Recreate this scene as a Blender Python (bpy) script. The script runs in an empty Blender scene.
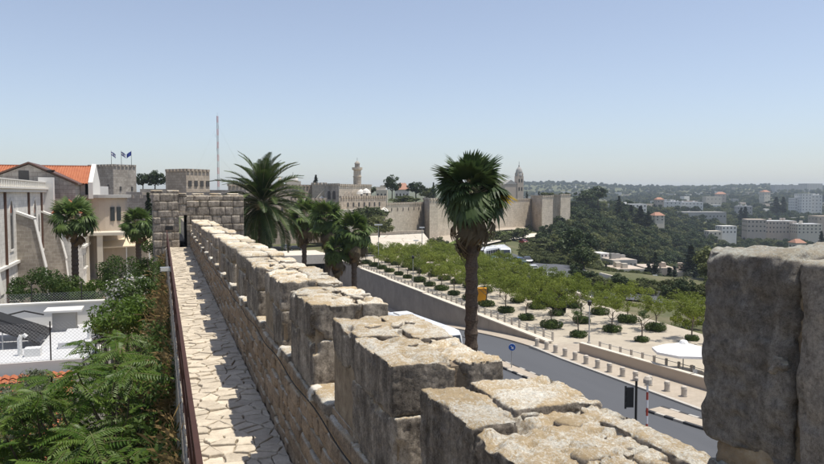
import bpy, math, random
import numpy as np
from mathutils import Vector, Matrix

# ---------------------------------------------------------------- camera, sky, sun, exposure
R = math.radians
scene = bpy.context.scene
EYE = Vector((0.0, 0.0, 16.0))           # eye height above the paved square outside the wall
YAW, FPX, CX, CY, VH = R(19.4), 714.0, 412.0, 232.0, 193.0
PITCH = math.atan((CY - VH) / FPX)
cam_data = bpy.data.cameras.new('camera')
cam_data.sensor_width = 36.0
cam_data.lens = 36.0 * FPX / 824.0
cam_data.clip_start, cam_data.clip_end = 0.1, 20000.0
cam = bpy.data.objects.new('camera', cam_data)
scene.collection.objects.link(cam)
cam.location = EYE
cam.rotation_euler = (R(90) - PITCH, 0, -YAW)
scene.camera = cam

SUN = Vector((0.28, -0.13, 1.0)).normalized()
world = bpy.data.worlds.new('World')
scene.world = world
world.use_nodes = True
wn = world.node_tree
wn.nodes.clear()
sky = wn.nodes.new('ShaderNodeTexSky')
sky.sky_type = 'NISHITA'
sky.sun_disc = False
sky.sun_elevation = math.asin(SUN.z)
sky.sun_rotation = math.atan2(SUN.x, SUN.y)
sky.altitude, sky.air_density, sky.dust_density, sky.ozone_density = 750, 1.1, 1.2, 4.0
bg = wn.nodes.new('ShaderNodeBackground')
bg.inputs[1].default_value = 0.128
wo = wn.nodes.new('ShaderNodeOutputWorld')
pale = wn.nodes.new('ShaderNodeHueSaturation')      # summer dust bleaches the whole sky
pale.inputs['Saturation'].default_value = 0.7
tint = wn.nodes.new('ShaderNodeMix'); tint.data_type = 'RGBA'; tint.blend_type = 'MULTIPLY'; tint.inputs[0].default_value = 1.0
tint.inputs[7].default_value = (1.0, 0.985, 1.01, 1)
wn.links.new(sky.outputs[0], pale.inputs['Color']); wn.links.new(pale.outputs[0], tint.inputs[6])
wn.links.new(tint.outputs[2], bg.inputs[0])
wn.links.new(bg.outputs[0], wo.inputs[0])
sun_data = bpy.data.lights.new('sun', 'SUN')
sun_data.energy, sun_data.angle, sun_data.color = 4.5, R(0.53), (1.0, 0.945, 0.85)
sun = bpy.data.objects.new('sun', sun_data)
scene.collection.objects.link(sun)
sun.rotation_euler = SUN.to_track_quat('Z', 'Y').to_euler()
sun.location = (40, 30, 120)
vs = scene.view_settings
vs.view_transform, vs.look, vs.gamma, vs.exposure = 'Standard', 'None', 1.0, 0.15
scene.cycles.max_bounces = 6
scene.cycles.diffuse_bounces = 3
scene.cycles.transparent_max_bounces = 6
scene.cycles.volume_bounces = 1

# ---------------------------------------------------------------- survey helpers
_fw = Vector((math.sin(YAW) * math.cos(PITCH), math.cos(YAW) * math.cos(PITCH), -math.sin(PITCH)))
_rt = Vector((math.cos(YAW), -math.sin(YAW), 0))
_up = _rt.cross(_fw)
def ray(u, v): return _fw + _rt * ((u - CX) / FPX) + _up * ((CY - v) / FPX)
def at(u, v, d): return EYE + ray(u, v) * d
def on(u, v, z=0.0):
    r = ray(u, v)
    return EYE + r * ((z - EYE.z) / r.z)

_us = np.array([-900, -300, 160, 300, 400, 500, 570, 620, 680, 750, 850, 1400, 2600.])
_ds = np.array([1, 60, 150, 200, 260, 320, 400, 500, 650, 900, 1300, 2000, 3000, 4000, 7000.])
_zt = np.array([
 [0, 0, 0, 2, 4, 5, 5, 5, 5, 5, 5, 8, 10, 10, 0],
 [0, 0, 0, 2, 4, 5, 5, 5, 5, 5, 5, 8, 10, 10, 0],
 [0, 0, 0, 2, 4, 5, 5, 5, 5, 5, 5, 8, 10, 10, 0],
 [0, 0, 0, 0, 1, 2, 3, 4, 5, 5, 5, 8, 20, 20, 0],
 [0, 0, 0, 0, 0, 2, 4, 6, 6, 5, 5, 8, 28, 25, 0],
 [0, 0, 0, -1, -1, 0, 3, 5, 4, 0, -5, 10, 44, 35, 0],
 [0, 0, 0, -3, -5, -4, 0, 3, 2, -5, -10, 10, 46, 40, 0],
 [0, 0, -1, -8, -16, -15, -10, -3, 2, -8, -12, 8, 34, 32, 0],
 [0, 0, -2, -12, -19, -23, -24, -22, -20, -10, -4, 10, 36, 35, 0],
 [0, 0, -2, -12, -20, -26, -30, -32, -31, -22, -8, 12, 40, 40, 0],
 [0, 0, -2, -12, -20, -28, -34, -36, -36, -30, -10, 10, 38, 42, 0],
 [0, 0, -2, -12, -20, -28, -34, -36, -36, -30, -10, 10, 38, 42, 0],
 [0, 0, -2, -12, -20, -28, -34, -36, -36, -30, -10, 10, 38, 42, 0]], float)
_at_ = np.arctan((_us - CX) / FPX)
_ld = np.log(_ds)
def hterr(x, y):
    """terrain height (vectorised): a bearing / distance table smoothed between its entries"""
    x = np.atleast_1d(np.asarray(x, float)); y = np.atleast_1d(np.asarray(y, float))
    ang = np.arctan2(x, y) - YAW
    d = np.maximum(np.hypot(x, y) * np.maximum(np.cos(ang), 0.35), 1.0)
    i = np.clip(np.searchsorted(_at_, ang) - 1, 0, len(_at_) - 2)
    t = np.clip((ang - _at_[i]) / (_at_[i + 1] - _at_[i]), 0, 1); t = t * t * (3 - 2 * t)
    l = np.log(d)
    j = np.clip(np.searchsorted(_ld, l) - 1, 0, len(_ld) - 2)
    s = np.clip((l - _ld[j]) / (_ld[j + 1] - _ld[j]), 0, 1); s = s * s * (3 - 2 * s)
    return ((_zt[i, j] * (1 - t) + _zt[i + 1, j] * t) * (1 - s) + (_zt[i, j + 1] * (1 - t) + _zt[i + 1, j + 1] * t) * s)
def gz(x, y): return float(hterr(x, y)[0])
def ground(u, v, d0=120., d1=5000.):
    """where the line of sight through a photo point meets the terrain"""
    ds = np.exp(np.linspace(math.log(d0), math.log(d1), 600))
    r = ray(u, v)
    z = EYE.z + r.z * ds
    h = hterr(r.x * ds, r.y * ds)
    k = np.argmax(z <= h) if np.any(z <= h) else len(ds) - 1
    d = ds[k]
    return Vector((r.x * d, r.y * d, float(h[k])))
def gd(u, d):
    """terrain point at bearing u and depth d"""
    r = ray(u, VH)
    return Vector((r.x * d, r.y * d, gz(r.x * d, r.y * d)))

# ---------------------------------------------------------------- mesh helpers
COL = scene.collection
rnd = random.Random(7)
rng = np.random.default_rng(11)

def _hash(i, j, k, s):
    h = (i * 374761393 + j * 668265263 + k * 2147483647 + s * 1274126177) & 0xFFFFFFFF
    h = ((h ^ (h >> 13)) * 1274126177) & 0xFFFFFFFF
    h = (h ^ (h >> 16)) & 0xFFFFFFFF
    return h / 4294967295.0
def vnoise(P, seed=0):
    P = np.asarray(P, float)
    I = np.floor(P).astype(np.int64); f = P - I
    f = f * f * f * (f * (f * 6 - 15) + 10)
    out = 0
    for a in (0, 1):
        wa = f[:, 0] if a else 1 - f[:, 0]
        for b in (0, 1):
            wb = f[:, 1] if b else 1 - f[:, 1]
            for c in (0, 1):
                wc = f[:, 2] if c else 1 - f[:, 2]
                out = out + wa * wb * wc * _hash(I[:, 0] + a, I[:, 1] + b, I[:, 2] + c, seed)
    return out * 2 - 1
def fbm(P, seed=0, octv=4, gain=0.5):
    P = np.asarray(P, float); s = 0; a = 1.0; f = 1.0; t = 0
    for o in range(octv):
        s = s + a * vnoise(P * f + 17.3 * o, seed + o); t += a; a *= gain; f *= 2.03
    return s / t

def mesh_of(name, verts, faces, mats=(), mi=None, smooth=False):
    me = bpy.data.meshes.new(name)
    V = np.asarray(verts, np.float32).reshape(-1, 3)
    if isinstance(faces, np.ndarray):
        n, k = faces.shape
        me.vertices.add(len(V)); me.vertices.foreach_set('co', V.ravel())
        me.loops.add(n * k); me.loops.foreach_set('vertex_index', faces.astype(np.int32).ravel())
        me.polygons.add(n)
        me.polygons.foreach_set('loop_start', np.arange(n, dtype=np.int32) * k)
        try: me.polygons.foreach_set('loop_total', np.full(n, k, np.int32))
        except Exception: pass
        me.update(calc_edges=True)
    else:
        me.from_pydata([tuple(map(float, p)) for p in V], [], faces)
    for m in (mats if isinstance(mats, (list, tuple)) else [mats]): me.materials.append(m)
    if mi is not None: me.polygons.foreach_set('material_index', np.asarray(mi, np.int32))
    if smooth: me.polygons.foreach_set('use_smooth', np.ones(len(me.polygons), bool))
    me.update()
    return me
def link(name, me, parent=None, loc=None, rot=None, scale=None):
    o = bpy.data.objects.new(name, me)
    COL.objects.link(o)
    if loc is not None: o.location = loc
    if rot is not None: o.rotation_euler = rot
    if scale is not None: o.scale = scale
    if parent is not None: o.parent = parent
    return o
def tag(o, label=None, cat=None, group=None, kind=None):
    if label: o['label'] = label
    if cat: o['category'] = cat
    if group: o['group'] = group
    if kind: o['kind'] = kind
    return o
def thing(name, label, cat, loc=(0, 0, 0), rz=0, group=None, scale=None):
    e = bpy.data.objects.new(name, None); COL.objects.link(e)
    e.empty_display_size = 0.3
    e.location = loc; e.rotation_euler = (0, 0, rz)
    if scale: e.scale = (scale,) * 3 if not isinstance(scale, tuple) else scale
    return tag(e, label, cat, group)
def keep(o, parent):
    """parent a piece that was laid out in world coordinates"""
    o.parent = parent
    root = parent
    M = parent.matrix_basis.copy()
    while root.parent:
        M = root.parent.matrix_basis @ root.matrix_parent_inverse @ M; root = root.parent
    o.matrix_parent_inverse = M.inverted()
    return o
def dup(root, loc, rz=0.0, scale=None, label=None, group=None):
    r = root.copy(); COL.objects.link(r)
    r.location = loc; r.rotation_euler = (0, 0, rz)
    if scale is not None: r.scale = (scale,) * 3 if not isinstance(scale, tuple) else scale
    if label: r['label'] = label
    if group: r['group'] = group
    for ch in root.children:
        c = ch.copy(); COL.objects.link(c); c.parent = r
        for g in ch.children:
            d = g.copy(); COL.objects.link(d); d.parent = c
    return r

class MB:
    def __init__(s): s.v = []; s.f = []; s.m = []
    def add(s, vs, fs, m=0):
        b = len(s.v); s.v += [tuple(p) for p in vs]
        for f in fs: s.f.append(tuple(b + i for i in f)); s.m.append(m)
        return s
    def hexa(s, p, m=0):
        """eight corners: bottom ring then top ring"""
        return s.add(p, [(3, 2, 1, 0), (4, 5, 6, 7), (0, 1, 5, 4), (1, 2, 6, 5), (2, 3, 7, 6), (3, 0, 4, 7)], m)
    def box(s, x0, x1, y0, y1, z0, z1, m=0):
        return s.hexa([(x0, y0, z0), (x1, y0, z0), (x1, y1, z0), (x0, y1, z0), (x0, y0, z1), (x1, y0, z1), (x1, y1, z1), (x0, y1, z1)], m)
    def obox(s, c, size, yaw=0.0, m=0):
        """box standing on c, turned by yaw"""
        ca, sa = math.cos(yaw), math.sin(yaw); a, b, h = size[0] / 2, size[1] / 2, size[2]
        q = [(c[0] + x * ca - y * sa, c[1] + x * sa + y * ca) for x, y in ((-a, -b), (a, -b), (a, b), (-a, b))]
        return s.hexa([(x, y, c[2]) for x, y in q] + [(x, y, c[2] + h) for x, y in q], m)
    def prism(s, poly, z0, z1, m=0):
        n = len(poly)
        return s.add([(x, y, z0) for x, y in poly] + [(x, y, z1) for x, y in poly],
                     [tuple(range(n))[::-1], tuple(range(n, 2 * n))] + [(i, (i + 1) % n, n + (i + 1) % n, n + i) for i in range(n)], m)
    def extr(s, prof, p0, p1, m=0):
        """closed profile of 3-D points swept from p0 to p1 (offset vectors)"""
        n = len(prof); a = [Vector(q) + Vector(p0) for q in prof]; b = [Vector(q) + Vector(p1) for q in prof]
        return s.add(a + b, [tuple(range(n))[::-1], tuple(range(n, 2 * n))] + [(i, (i + 1) % n, n + (i + 1) % n, n + i) for i in range(n)], m)
    def tube(s, pts, rad, n=6, m=0, cap=True):
        pts = [Vector(p) for p in pts]
        if not isinstance(rad, (list, tuple)): rad = [rad] * len(pts)
        vs = []; fs = []
        ref = Vector((0.13, 0.21, 1)) if abs((pts[-1] - pts[0]).normalized().z) < 0.9 else Vector((1, 0.1, 0))
        for i, p in enumerate(pts):
            t = (pts[min(i + 1, len(pts) - 1)] - pts[max(i - 1, 0)]).normalized()
            a = t.cross(ref).normalized(); b = t.cross(a)
            for k in range(n):
                w = 2 * math.pi * k / n
                vs.append(p + (a * math.cos(w) + b * math.sin(w)) * rad[i])
        for i in range(len(pts) - 1):
            for k in range(n):
                fs.append((i * n + k, i * n + (k + 1) % n, (i + 1) * n + (k + 1) % n, (i + 1) * n + k))
        if cap: fs += [tuple(range(n)), tuple(range((len(pts) - 1) * n, len(pts) * n))[::-1]]
        return s.add(vs, fs, m)
    def lathe(s, prof, n=16, c=(0, 0, 0), m=0):
        vs = []; fs = []
        for r, z in prof:
            for k in range(n):
                w = 2 * math.pi * k / n
                vs.append((c[0] + r * math.cos(w), c[1] + r * math.sin(w), c[2] + z))
        for i in range(len(prof) - 1):
            for k in range(n):
                fs.append((i * n + k, i * n + (k + 1) % n, (i + 1) * n + (k + 1) % n, (i + 1) * n + k))
        fs += [tuple(range(n))[::-1], tuple(range((len(prof) - 1) * n, len(prof) * n))]
        return s.add(vs, fs, m)
    def mesh(s, name, mats, smooth=False): return mesh_of(name, s.v, s.f, mats, s.m, smooth)
    def build(s, name, mats, parent=None, smooth=False, world=False):
        o = link(name, s.mesh(name, mats, smooth))
        if parent is not None:
            if world: keep(o, parent)
            else: o.parent = parent
        return o

def rough(size, res, amp, rad, seed, freq=6.0, oct_=4, pit=0.0, chip=0.0):
    """weathered stone block centred on the origin: worn edges, uneven faces, pits on top"""
    L = np.array(size, float); H = L / 2
    idx = {}; V = []; Fq = []
    n = [max(2, int(round(l / res))) for l in L]
    def vid(k):
        if k not in idx:
            idx[k] = len(V); V.append(k)
        return idx[k]
    for ax in range(3):
        a, b = (ax + 1) % 3, (ax + 2) % 3
        for sd in (0, n[ax]):
            for i in range(n[a]):
                for j in range(n[b]):
                    q = []
                    for di, dj in ((0, 0), (1, 0), (1, 1), (0, 1)):
                        k = [0, 0, 0]; k[ax] = sd; k[a] = i + di; k[b] = j + dj
                        q.append(vid(tuple(k)))
                    Fq.append(q if sd else q[::-1])
    P = np.array(V, float) / np.array(n) * L - H
    r = min(rad, H.min() * 0.9)
    C = np.clip(P, -(H - r), H - r); Dv = P - C
    nl = np.linalg.norm(Dv, axis=1, keepdims=True); Nn = Dv / np.maximum(nl, 1e-9)
    wear = 1.0 + 0.6 * vnoise(P * 5.0, seed + 50)[:, None]
    P = C + Nn * r
    # chipped edges: pull corners in more where the noise says so
    edge = np.clip((np.abs(P) > (H - 1.6 * r)).sum(1) - 1, 0, 2)[:, None]
    P = P - Nn * edge * np.clip(wear - 0.9, 0, 1) * r * 0.9
    dn = fbm(P * freq, seed, oct_, 0.55)[:, None] + 0.45 * fbm(P * freq * 4.3, seed + 9, 2)[:, None]
    dn = dn - 1.6 * np.clip(vnoise(P * freq * 2.6, seed + 31) - 0.42, 0, 1)[:, None] - 0.9 * np.clip(vnoise(P * freq * 6.5, seed + 37) - 0.45, 0, 1)[:, None]
    P = P + Nn * dn * amp
    if chip > 0:      # larger spalls along the arrises
        near_edge = np.sort(H - np.abs(P), axis=1)[:, 1]
        cw = np.clip(1 - near_edge / (chip * 2.2), 0, 1) * np.clip(vnoise(P * 4.2, seed + 61) + 0.35 * vnoise(P * 13.0, seed + 63) - 0.12, 0, 1)
        P = P - np.sign(P) * (np.abs(P) > H * 0.5) * (cw * chip)[:, None] * 1.5
    if pit > 0:
        pn = fbm(P * 4.5, seed + 77, 3); top = np.clip(Nn[:, 2], 0, 1)
        P[:, 2] -= top * np.clip(pn - 0.12, 0, 1) * pit
    return P, np.array(Fq)

def leaf_cloud(r, centers, radii, per, size, up=0.3, asp=0.45, squash=0.8):
    """leaf faces scattered round clump centres"""
    N = len(centers)
    c = np.repeat(np.asarray(centers, float), per, 0); rad = np.repeat(np.asarray(radii, float), per)
    d = r.normal(size=(N * per, 3)); d /= np.linalg.norm(d, axis=1, keepdims=True)
    q = d * (rad * r.uniform(0.35, 1.0, N * per) ** 0.5)[:, None]; q[:, 2] *= squash
    p = c + q
    nrm = d + r.normal(size=p.shape) * 0.8 + np.array([0, 0, up]); nrm /= np.linalg.norm(nrm, axis=1, keepdims=True)
    t = np.cross(nrm, r.normal(size=p.shape)); t /= np.linalg.norm(t, axis=1, keepdims=True)
    b = np.cross(nrm, t)
    s = size * r.uniform(0.6, 1.35, len(p))[:, None]
    V = np.stack([p - t * s, p + b * s * asp, p + t * s, p - b * s * asp], 1).reshape(-1, 3)
    F = np.arange(len(V)).reshape(-1, 4)
    return V, F

# ---------------------------------------------------------------- materials
class NT:
    def __init__(s, name):
        s.m = bpy.data.materials.new(name); s.m.use_nodes = True
        s.t = s.m.node_tree; s.t.nodes.clear()
        s.out = s.n('ShaderNodeOutputMaterial')
    def n(s, t, **kw):
        x = s.t.nodes.new(t)
        for k, v in kw.items(): setattr(x, k, v)
        return x
    def l(s, a, b): s.t.links.new(a, b)
    def val(s, sock, v):
        if hasattr(v, 'is_linked'): s.l(v, sock)
        else: sock.default_value = v
    def pos(s):
        return s.n('ShaderNodeNewGeometry').outputs['Position']
    def objc(s):
        return s.n('ShaderNodeTexCoord').outputs['Object']
    def noise(s, vec, scale, detail=4, rough=0.55, dist=0.0):
        x = s.n('ShaderNodeTexNoise'); s.l(vec, x.inputs['Vector'])
        x.inputs['Scale'].default_value = scale; x.inputs['Detail'].default_value = detail
        x.inputs['Roughness'].default_value = rough; x.inputs['Distortion'].default_value = dist
        return x.outputs['Fac']
    def voro(s, vec, scale, feature='F1', out='Distance'):
        x = s.n('ShaderNodeTexVoronoi', feature=feature); s.l(vec, x.inputs['Vector'])
        x.inputs['Scale'].default_value = scale
        return x.outputs[out]
    def ramp(s, fac, stops):
        x = s.n('ShaderNodeValToRGB'); s.l(fac, x.inputs[0])
        e = x.color_ramp.elements
        while len(e) < len(stops): e.new(0.5)
        for k, (p, c) in enumerate(stops):
            e[k].position = p; e[k].color = (c[0], c[1], c[2], 1) if isinstance(c, (tuple, list)) else (c, c, c, 1)
        return x.outputs[0]
    def mix(s, fac, a, b, mode='MIX'):
        x = s.n('ShaderNodeMix', data_type='RGBA', blend_type=mode)
        s.val(x.inputs[0], fac)
        for sock, v in ((x.inputs[6], a), (x.inputs[7], b)):
            if hasattr(v, 'is_linked'): s.l(v, sock)
            else: sock.default_value = (v[0], v[1], v[2], 1)
        return x.outputs[2]
    def math(s, op, a, b=0.0, clamp=False):
        x = s.n('ShaderNodeMath', operation=op, use_clamp=clamp); s.val(x.inputs[0], a); s.val(x.inputs[1], b)
        return x.outputs[0]
    def vmul(s, v, k):
        x = s.n('ShaderNodeVectorMath', operation='MULTIPLY'); s.l(v, x.inputs[0]); x.inputs[1].default_value = k
        return x.outputs[0]
    def rand(s): return s.n('ShaderNodeObjectInfo').outputs['Random']
    def bump(s, h, strength=0.5, dist=0.02, prev=None):
        x = s.n('ShaderNodeBump'); s.l(h, x.inputs['Height'])
        x.inputs['Strength'].default_value = strength; x.inputs['Distance'].default_value = dist
        if prev is not None: s.l(prev, x.inputs['Normal'])
        return x.outputs[0]
    def bsdf(s, col, rough=0.85, metal=0.0, normal=None, spec=0.3, trans=None, coat=0):
        x = s.n('ShaderNodeBsdfPrincipled')
        if hasattr(col, 'is_linked'): s.l(col, x.inputs['Base Color'])
        else: x.inputs['Base Color'].default_value = (col[0], col[1], col[2], 1)
        s.val(x.inputs['Roughness'], rough); x.inputs['Metallic'].default_value = metal
        x.inputs['Specular IOR Level'].default_value = spec
        x.inputs['Coat Weight'].default_value = coat
        if normal is not None: s.l(normal, x.inputs['Normal'])
        if trans:
            tr = s.n('ShaderNodeBsdfTranslucent')
            if hasattr(col, 'is_linked'): s.l(col, tr.inputs[0])
            else: tr.inputs[0].default_value = (col[0], col[1], col[2], 1)
            mx = s.n('ShaderNodeMixShader'); mx.inputs[0].default_value = trans
            s.l(x.outputs[0], mx.inputs[1]); s.l(tr.outputs[0], mx.inputs[2]); s.l(mx.outputs[0], s.out.inputs[0])
        else: s.l(x.outputs[0], s.out.inputs[0])
        return s.m

def plain(name, col, rough=0.7, metal=0.0, var=0.12, scale=3.0, spec=0.3, bump=0.0, coat=0):
    """painted / plastered surface with a little unevenness"""
    t = NT(name); p = t.pos()
    n = t.noise(p, scale, 5, 0.6)
    c = t.mix(n, tuple(x * (1 - var) for x in col), tuple(min(1, x * (1 + var)) for x in col))
    return t.bsdf(c, rough, metal, t.bump(t.noise(p, scale * 12, 3), bump, 0.01) if bump else None, spec, coat=coat)

def stone_near(name, base, dark, top, ochre, fine=1.0, soot=0.5, bump=0.8):
    """weathered limestone: soot and lichen on its sides, paler, with ochre lichen, on what faces the sky"""
    t = NT(name); p = t.pos(); g = t.n('ShaderNodeNewGeometry')
    big = t.noise(p, 2.2 * fine, 6, 0.62); mid = t.noise(p, 9 * fine, 6, 0.68); sm = t.noise(p, 46 * fine, 5, 0.75)
    gr = t.math('ADD', t.math('MULTIPLY', mid, 0.4), t.math('MULTIPLY', t.noise(p, 33 * fine, 6, 0.8), 0.6))
    col = t.mix(t.ramp(gr, [(0.40, 0.0), (0.60, 1.0)]), tuple(x * 0.5 for x in base), tuple(x * 1.35 for x in base))
    streak = t.noise(t.vmul(p, (9.0, 9.0, 1.5)), 1.0 * fine, 6, 0.7)
    sf = t.ramp(t.math('ADD', t.math('MULTIPLY', streak, 0.55), t.math('MULTIPLY', big, 0.45)), [(0.43, 0.0), (0.60, 1.0)])
    col = t.mix(t.math('MULTIPLY', sf, soot), col, dark)
    pale = t.ramp(t.math('ADD', t.math('MULTIPLY', sm, 0.5), t.math('MULTIPLY', streak, 0.5)), [(0.56, 0.0), (0.66, 1.0)])
    col = t.mix(t.math('MULTIPLY', pale, 0.45), col, tuple(min(1, x * 1.7) for x in base))
    spk = t.ramp(t.noise(p, 85 * fine, 4, 0.8, 0.3), [(0.54, 0.0), (0.62, 1.0)])
    spk = t.math('MULTIPLY', spk, t.ramp(big, [(0.40, 0.15), (0.58, 1.0)]))
    col = t.mix(t.math('MULTIPLY', spk, 0.6), col, tuple(x * 0.6 for x in dark))
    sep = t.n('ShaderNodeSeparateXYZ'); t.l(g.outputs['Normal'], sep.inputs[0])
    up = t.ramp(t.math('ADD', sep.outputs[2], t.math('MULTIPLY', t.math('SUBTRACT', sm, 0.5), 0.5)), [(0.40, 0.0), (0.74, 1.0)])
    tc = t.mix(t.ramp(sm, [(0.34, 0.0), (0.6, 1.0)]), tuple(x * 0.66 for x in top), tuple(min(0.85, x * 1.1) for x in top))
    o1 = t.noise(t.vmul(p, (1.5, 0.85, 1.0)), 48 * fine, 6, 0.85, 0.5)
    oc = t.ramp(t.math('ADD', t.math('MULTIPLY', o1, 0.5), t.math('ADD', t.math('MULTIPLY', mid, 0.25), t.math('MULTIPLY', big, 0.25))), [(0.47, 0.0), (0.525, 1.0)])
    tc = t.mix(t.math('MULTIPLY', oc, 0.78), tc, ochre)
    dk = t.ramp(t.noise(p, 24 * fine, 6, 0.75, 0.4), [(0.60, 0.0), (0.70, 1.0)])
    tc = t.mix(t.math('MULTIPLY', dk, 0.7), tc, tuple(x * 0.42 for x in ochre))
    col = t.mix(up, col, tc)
    rv = t.math('ADD', t.math('MULTIPLY', t.rand(), 0.36), 0.82)
    hsv = t.n('ShaderNodeHueSaturation'); t.l(col, hsv.inputs['Color']); t.l(rv, hsv.inputs['Value'])
    h = t.math('ADD', t.math('MULTIPLY', mid, 0.55), t.math('MULTIPLY', sm, 0.45))
    nb = t.bump(h, bump * 0.6, 0.035)
    nb = t.bump(t.noise(p, 120 * fine, 5, 0.8), bump, 0.012, nb)
    return t.bsdf(hsv.outputs[0], 0.92, 0, nb, 0.12)

def ashlar_far(name, c1, c2, mortar, bw, bh, dark=(0.14, 0.12, 0.10), soot=0.35, jitter=True):
    """coursed stonework seen from afar; u runs along the wall, v up"""
    t = NT(name); p = t.pos(); g = t.n('ShaderNodeNewGeometry')
    sp = t.n('ShaderNodeSeparateXYZ'); t.l(p, sp.inputs[0]); sn = t.n('ShaderNodeSeparateXYZ'); t.l(g.outputs['Normal'], sn.inputs[0])
    # along-wall coordinate = pos . (normal x up)
    u = t.math('SUBTRACT', t.math('MULTIPLY', sp.outputs[1], sn.outputs[0]), t.math('MULTIPLY', sp.outputs[0], sn.outputs[1]))
    cb = t.n('ShaderNodeCombineXYZ'); t.l(u, cb.inputs[0]); t.l(sp.outputs[2], cb.inputs[1])
    w = t.n('ShaderNodeTexBrick'); t.l(cb.outputs[0], w.inputs['Vector'])
    w.inputs['Scale'].default_value = 1.0; w.inputs['Brick Width'].default_value = bw; w.inputs['Row Height'].default_value = bh
    w.inputs['Mortar Size'].default_value = 0.025; w.inputs['Mortar Smooth'].default_value = 0.3
    w.inputs['Color1'].default_value = (*c1, 1); w.inputs['Color2'].default_value = (*c2, 1); w.inputs['Mortar'].default_value = (*mortar, 1)
    w.inputs['Bias'].default_value = 0.0
    n = t.noise(p, 0.22, 6, 0.65); n2 = t.noise(p, 1.7, 5, 0.65)
    col = t.mix(t.math('MULTIPLY', t.ramp(n, [(0.45, 0.0), (0.65, 1.0)]), soot), w.outputs['Color'], dark)
    col = t.mix(t.math('MULTIPLY', t.ramp(n2, [(0.35, 1.0), (0.6, 0.0)]), 0.45), col, tuple(x * 0.55 for x in c1))
    n3 = t.noise(t.vmul(p, (1, 1, 0.25)), 0.9, 5, 0.7)
    col = t.mix(t.math('MULTIPLY', t.ramp(n3, [(0.55, 0.0), (0.75, 1.0)]), 0.35), col, tuple(min(1, x * 1.5) for x in c2))
    return t.bsdf(col, 0.95, 0, t.bump(w.outputs['Fac'], -0.5, 0.05), 0.1)

def leafmat(name, a, b, trans=0.35, rough=0.55, scale=0.7, spec=0.25, isl=True):
    t = NT(name); p = t.pos()
    n = t.noise(p, scale, 4, 0.6)
    if isl:
        rp = t.n('ShaderNodeNewGeometry').outputs['Random Per Island']
        f = t.math('ADD', t.math('MULTIPLY', n, 0.55), t.math('MULTIPLY', rp, 0.5))
    else: f = n
    f = t.math('ADD', f, t.math('MULTIPLY', t.math('SUBTRACT', t.rand(), 0.5), 0.5))
    c = t.mix(t.ramp(f, [(0.2, 0.0), (0.85, 1.0)]), a, b)
    return t.bsdf(c, rough, 0, None, spec, trans)

M = {}
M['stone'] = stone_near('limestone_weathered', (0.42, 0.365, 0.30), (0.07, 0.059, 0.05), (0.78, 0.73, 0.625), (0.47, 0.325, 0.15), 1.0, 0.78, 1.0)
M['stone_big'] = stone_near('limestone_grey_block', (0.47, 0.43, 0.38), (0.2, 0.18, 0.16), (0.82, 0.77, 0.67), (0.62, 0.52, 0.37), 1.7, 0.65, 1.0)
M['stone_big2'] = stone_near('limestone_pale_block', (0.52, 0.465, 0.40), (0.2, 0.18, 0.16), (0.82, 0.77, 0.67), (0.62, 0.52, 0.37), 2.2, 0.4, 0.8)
M['rubble'] = stone_near('limestone_rubble', (0.35, 0.265, 0.185), (0.12, 0.09, 0.065), (0.62, 0.56, 0.47), (0.45, 0.34, 0.2), 1.0, 0.4)
M['white_stone'] = plain('pale_chip_and_lit_lip', (0.58, 0.54, 0.47), 0.9, var=0.3, scale=14, bump=0.5)  # also paints the sunlit look of the sill corners
def _mort():
    t = NT('lime_mortar'); p = t.pos()
    c = t.ramp(t.noise(p, 6, 6, 0.7), [(0.3, (0.17, 0.13, 0.095)), (0.55, (0.30, 0.24, 0.17)), (0.75, (0.42, 0.36, 0.27))])
    return t.bsdf(c, 0.95, 0, t.bump(t.noise(p, 40, 5, 0.7), 0.8, 0.02), 0.1)
M['mortar'] = _mort()
def _flag():
    t = NT('worn_paving_stone'); p = t.pos()
    n = t.noise(p, 5, 6, 0.65); n2 = t.noise(p, 30, 5, 0.7)
    c = t.mix(t.ramp(n, [(0.3, 0.0), (0.7, 1.0)]), (0.46, 0.395, 0.305), (0.66, 0.58, 0.46))
    c = t.mix(t.math('MULTIPLY', t.ramp(n2, [(0.5, 0.0), (0.7, 1.0)]), 0.5), c, (0.33, 0.285, 0.23))
    hsv = t.n('ShaderNodeHueSaturation'); t.l(c, hsv.inputs['Color']); t.l(t.math('ADD', t.math('MULTIPLY', t.n('ShaderNodeNewGeometry').outputs['Random Per Island'], 0.3), t.math('ADD', t.math('MULTIPLY', t.rand(), 0.25), 0.72)), hsv.inputs['Value'])
    return t.bsdf(hsv.outputs[0], 0.85, 0, t.bump(t.math('ADD', n, t.math('MULTIPLY', n2, 0.5)), 0.6, 0.02), 0.2)
M['flag'] = _flag()
def _dirt(name, a, b, c3, sc=1.2):
    t = NT(name); p = t.pos()
    n = t.noise(p, sc, 6, 0.65); n2 = t.noise(p, sc * 14, 5, 0.7)
    c = t.mix(t.ramp(n, [(0.35, 0.0), (0.65, 1.0)]), a, b)
    c = t.mix(t.math('MULTIPLY', t.ramp(n2, [(0.45, 0.0), (0.65, 1.0)]), 0.6), c, c3)
    return t.bsdf(c, 0.95, 0, t.bump(n2, 0.6, 0.05), 0.1)
M['joint'] = _dirt('joint_dirt', (0.30, 0.26, 0.205), (0.45, 0.395, 0.32), (0.52, 0.46, 0.38), 6)
M['garden'] = _dirt('garden_soil', (0.16, 0.12, 0.075), (0.24, 0.18, 0.11), (0.10, 0.09, 0.05))
M['ashlar_tower'] = ashlar_far('gate_tower_stone', (0.31, 0.28, 0.24), (0.42, 0.38, 0.32), (0.16, 0.14, 0.12), 0.9, 0.5, soot=0.5)
M['ashlar_wall'] = ashlar_far('old_city_wall_stone', (0.55, 0.475, 0.375), (0.66, 0.58, 0.47), (0.32, 0.27, 0.21), 1.1, 0.6, (0.26, 0.215, 0.165), soot=0.3)
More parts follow.
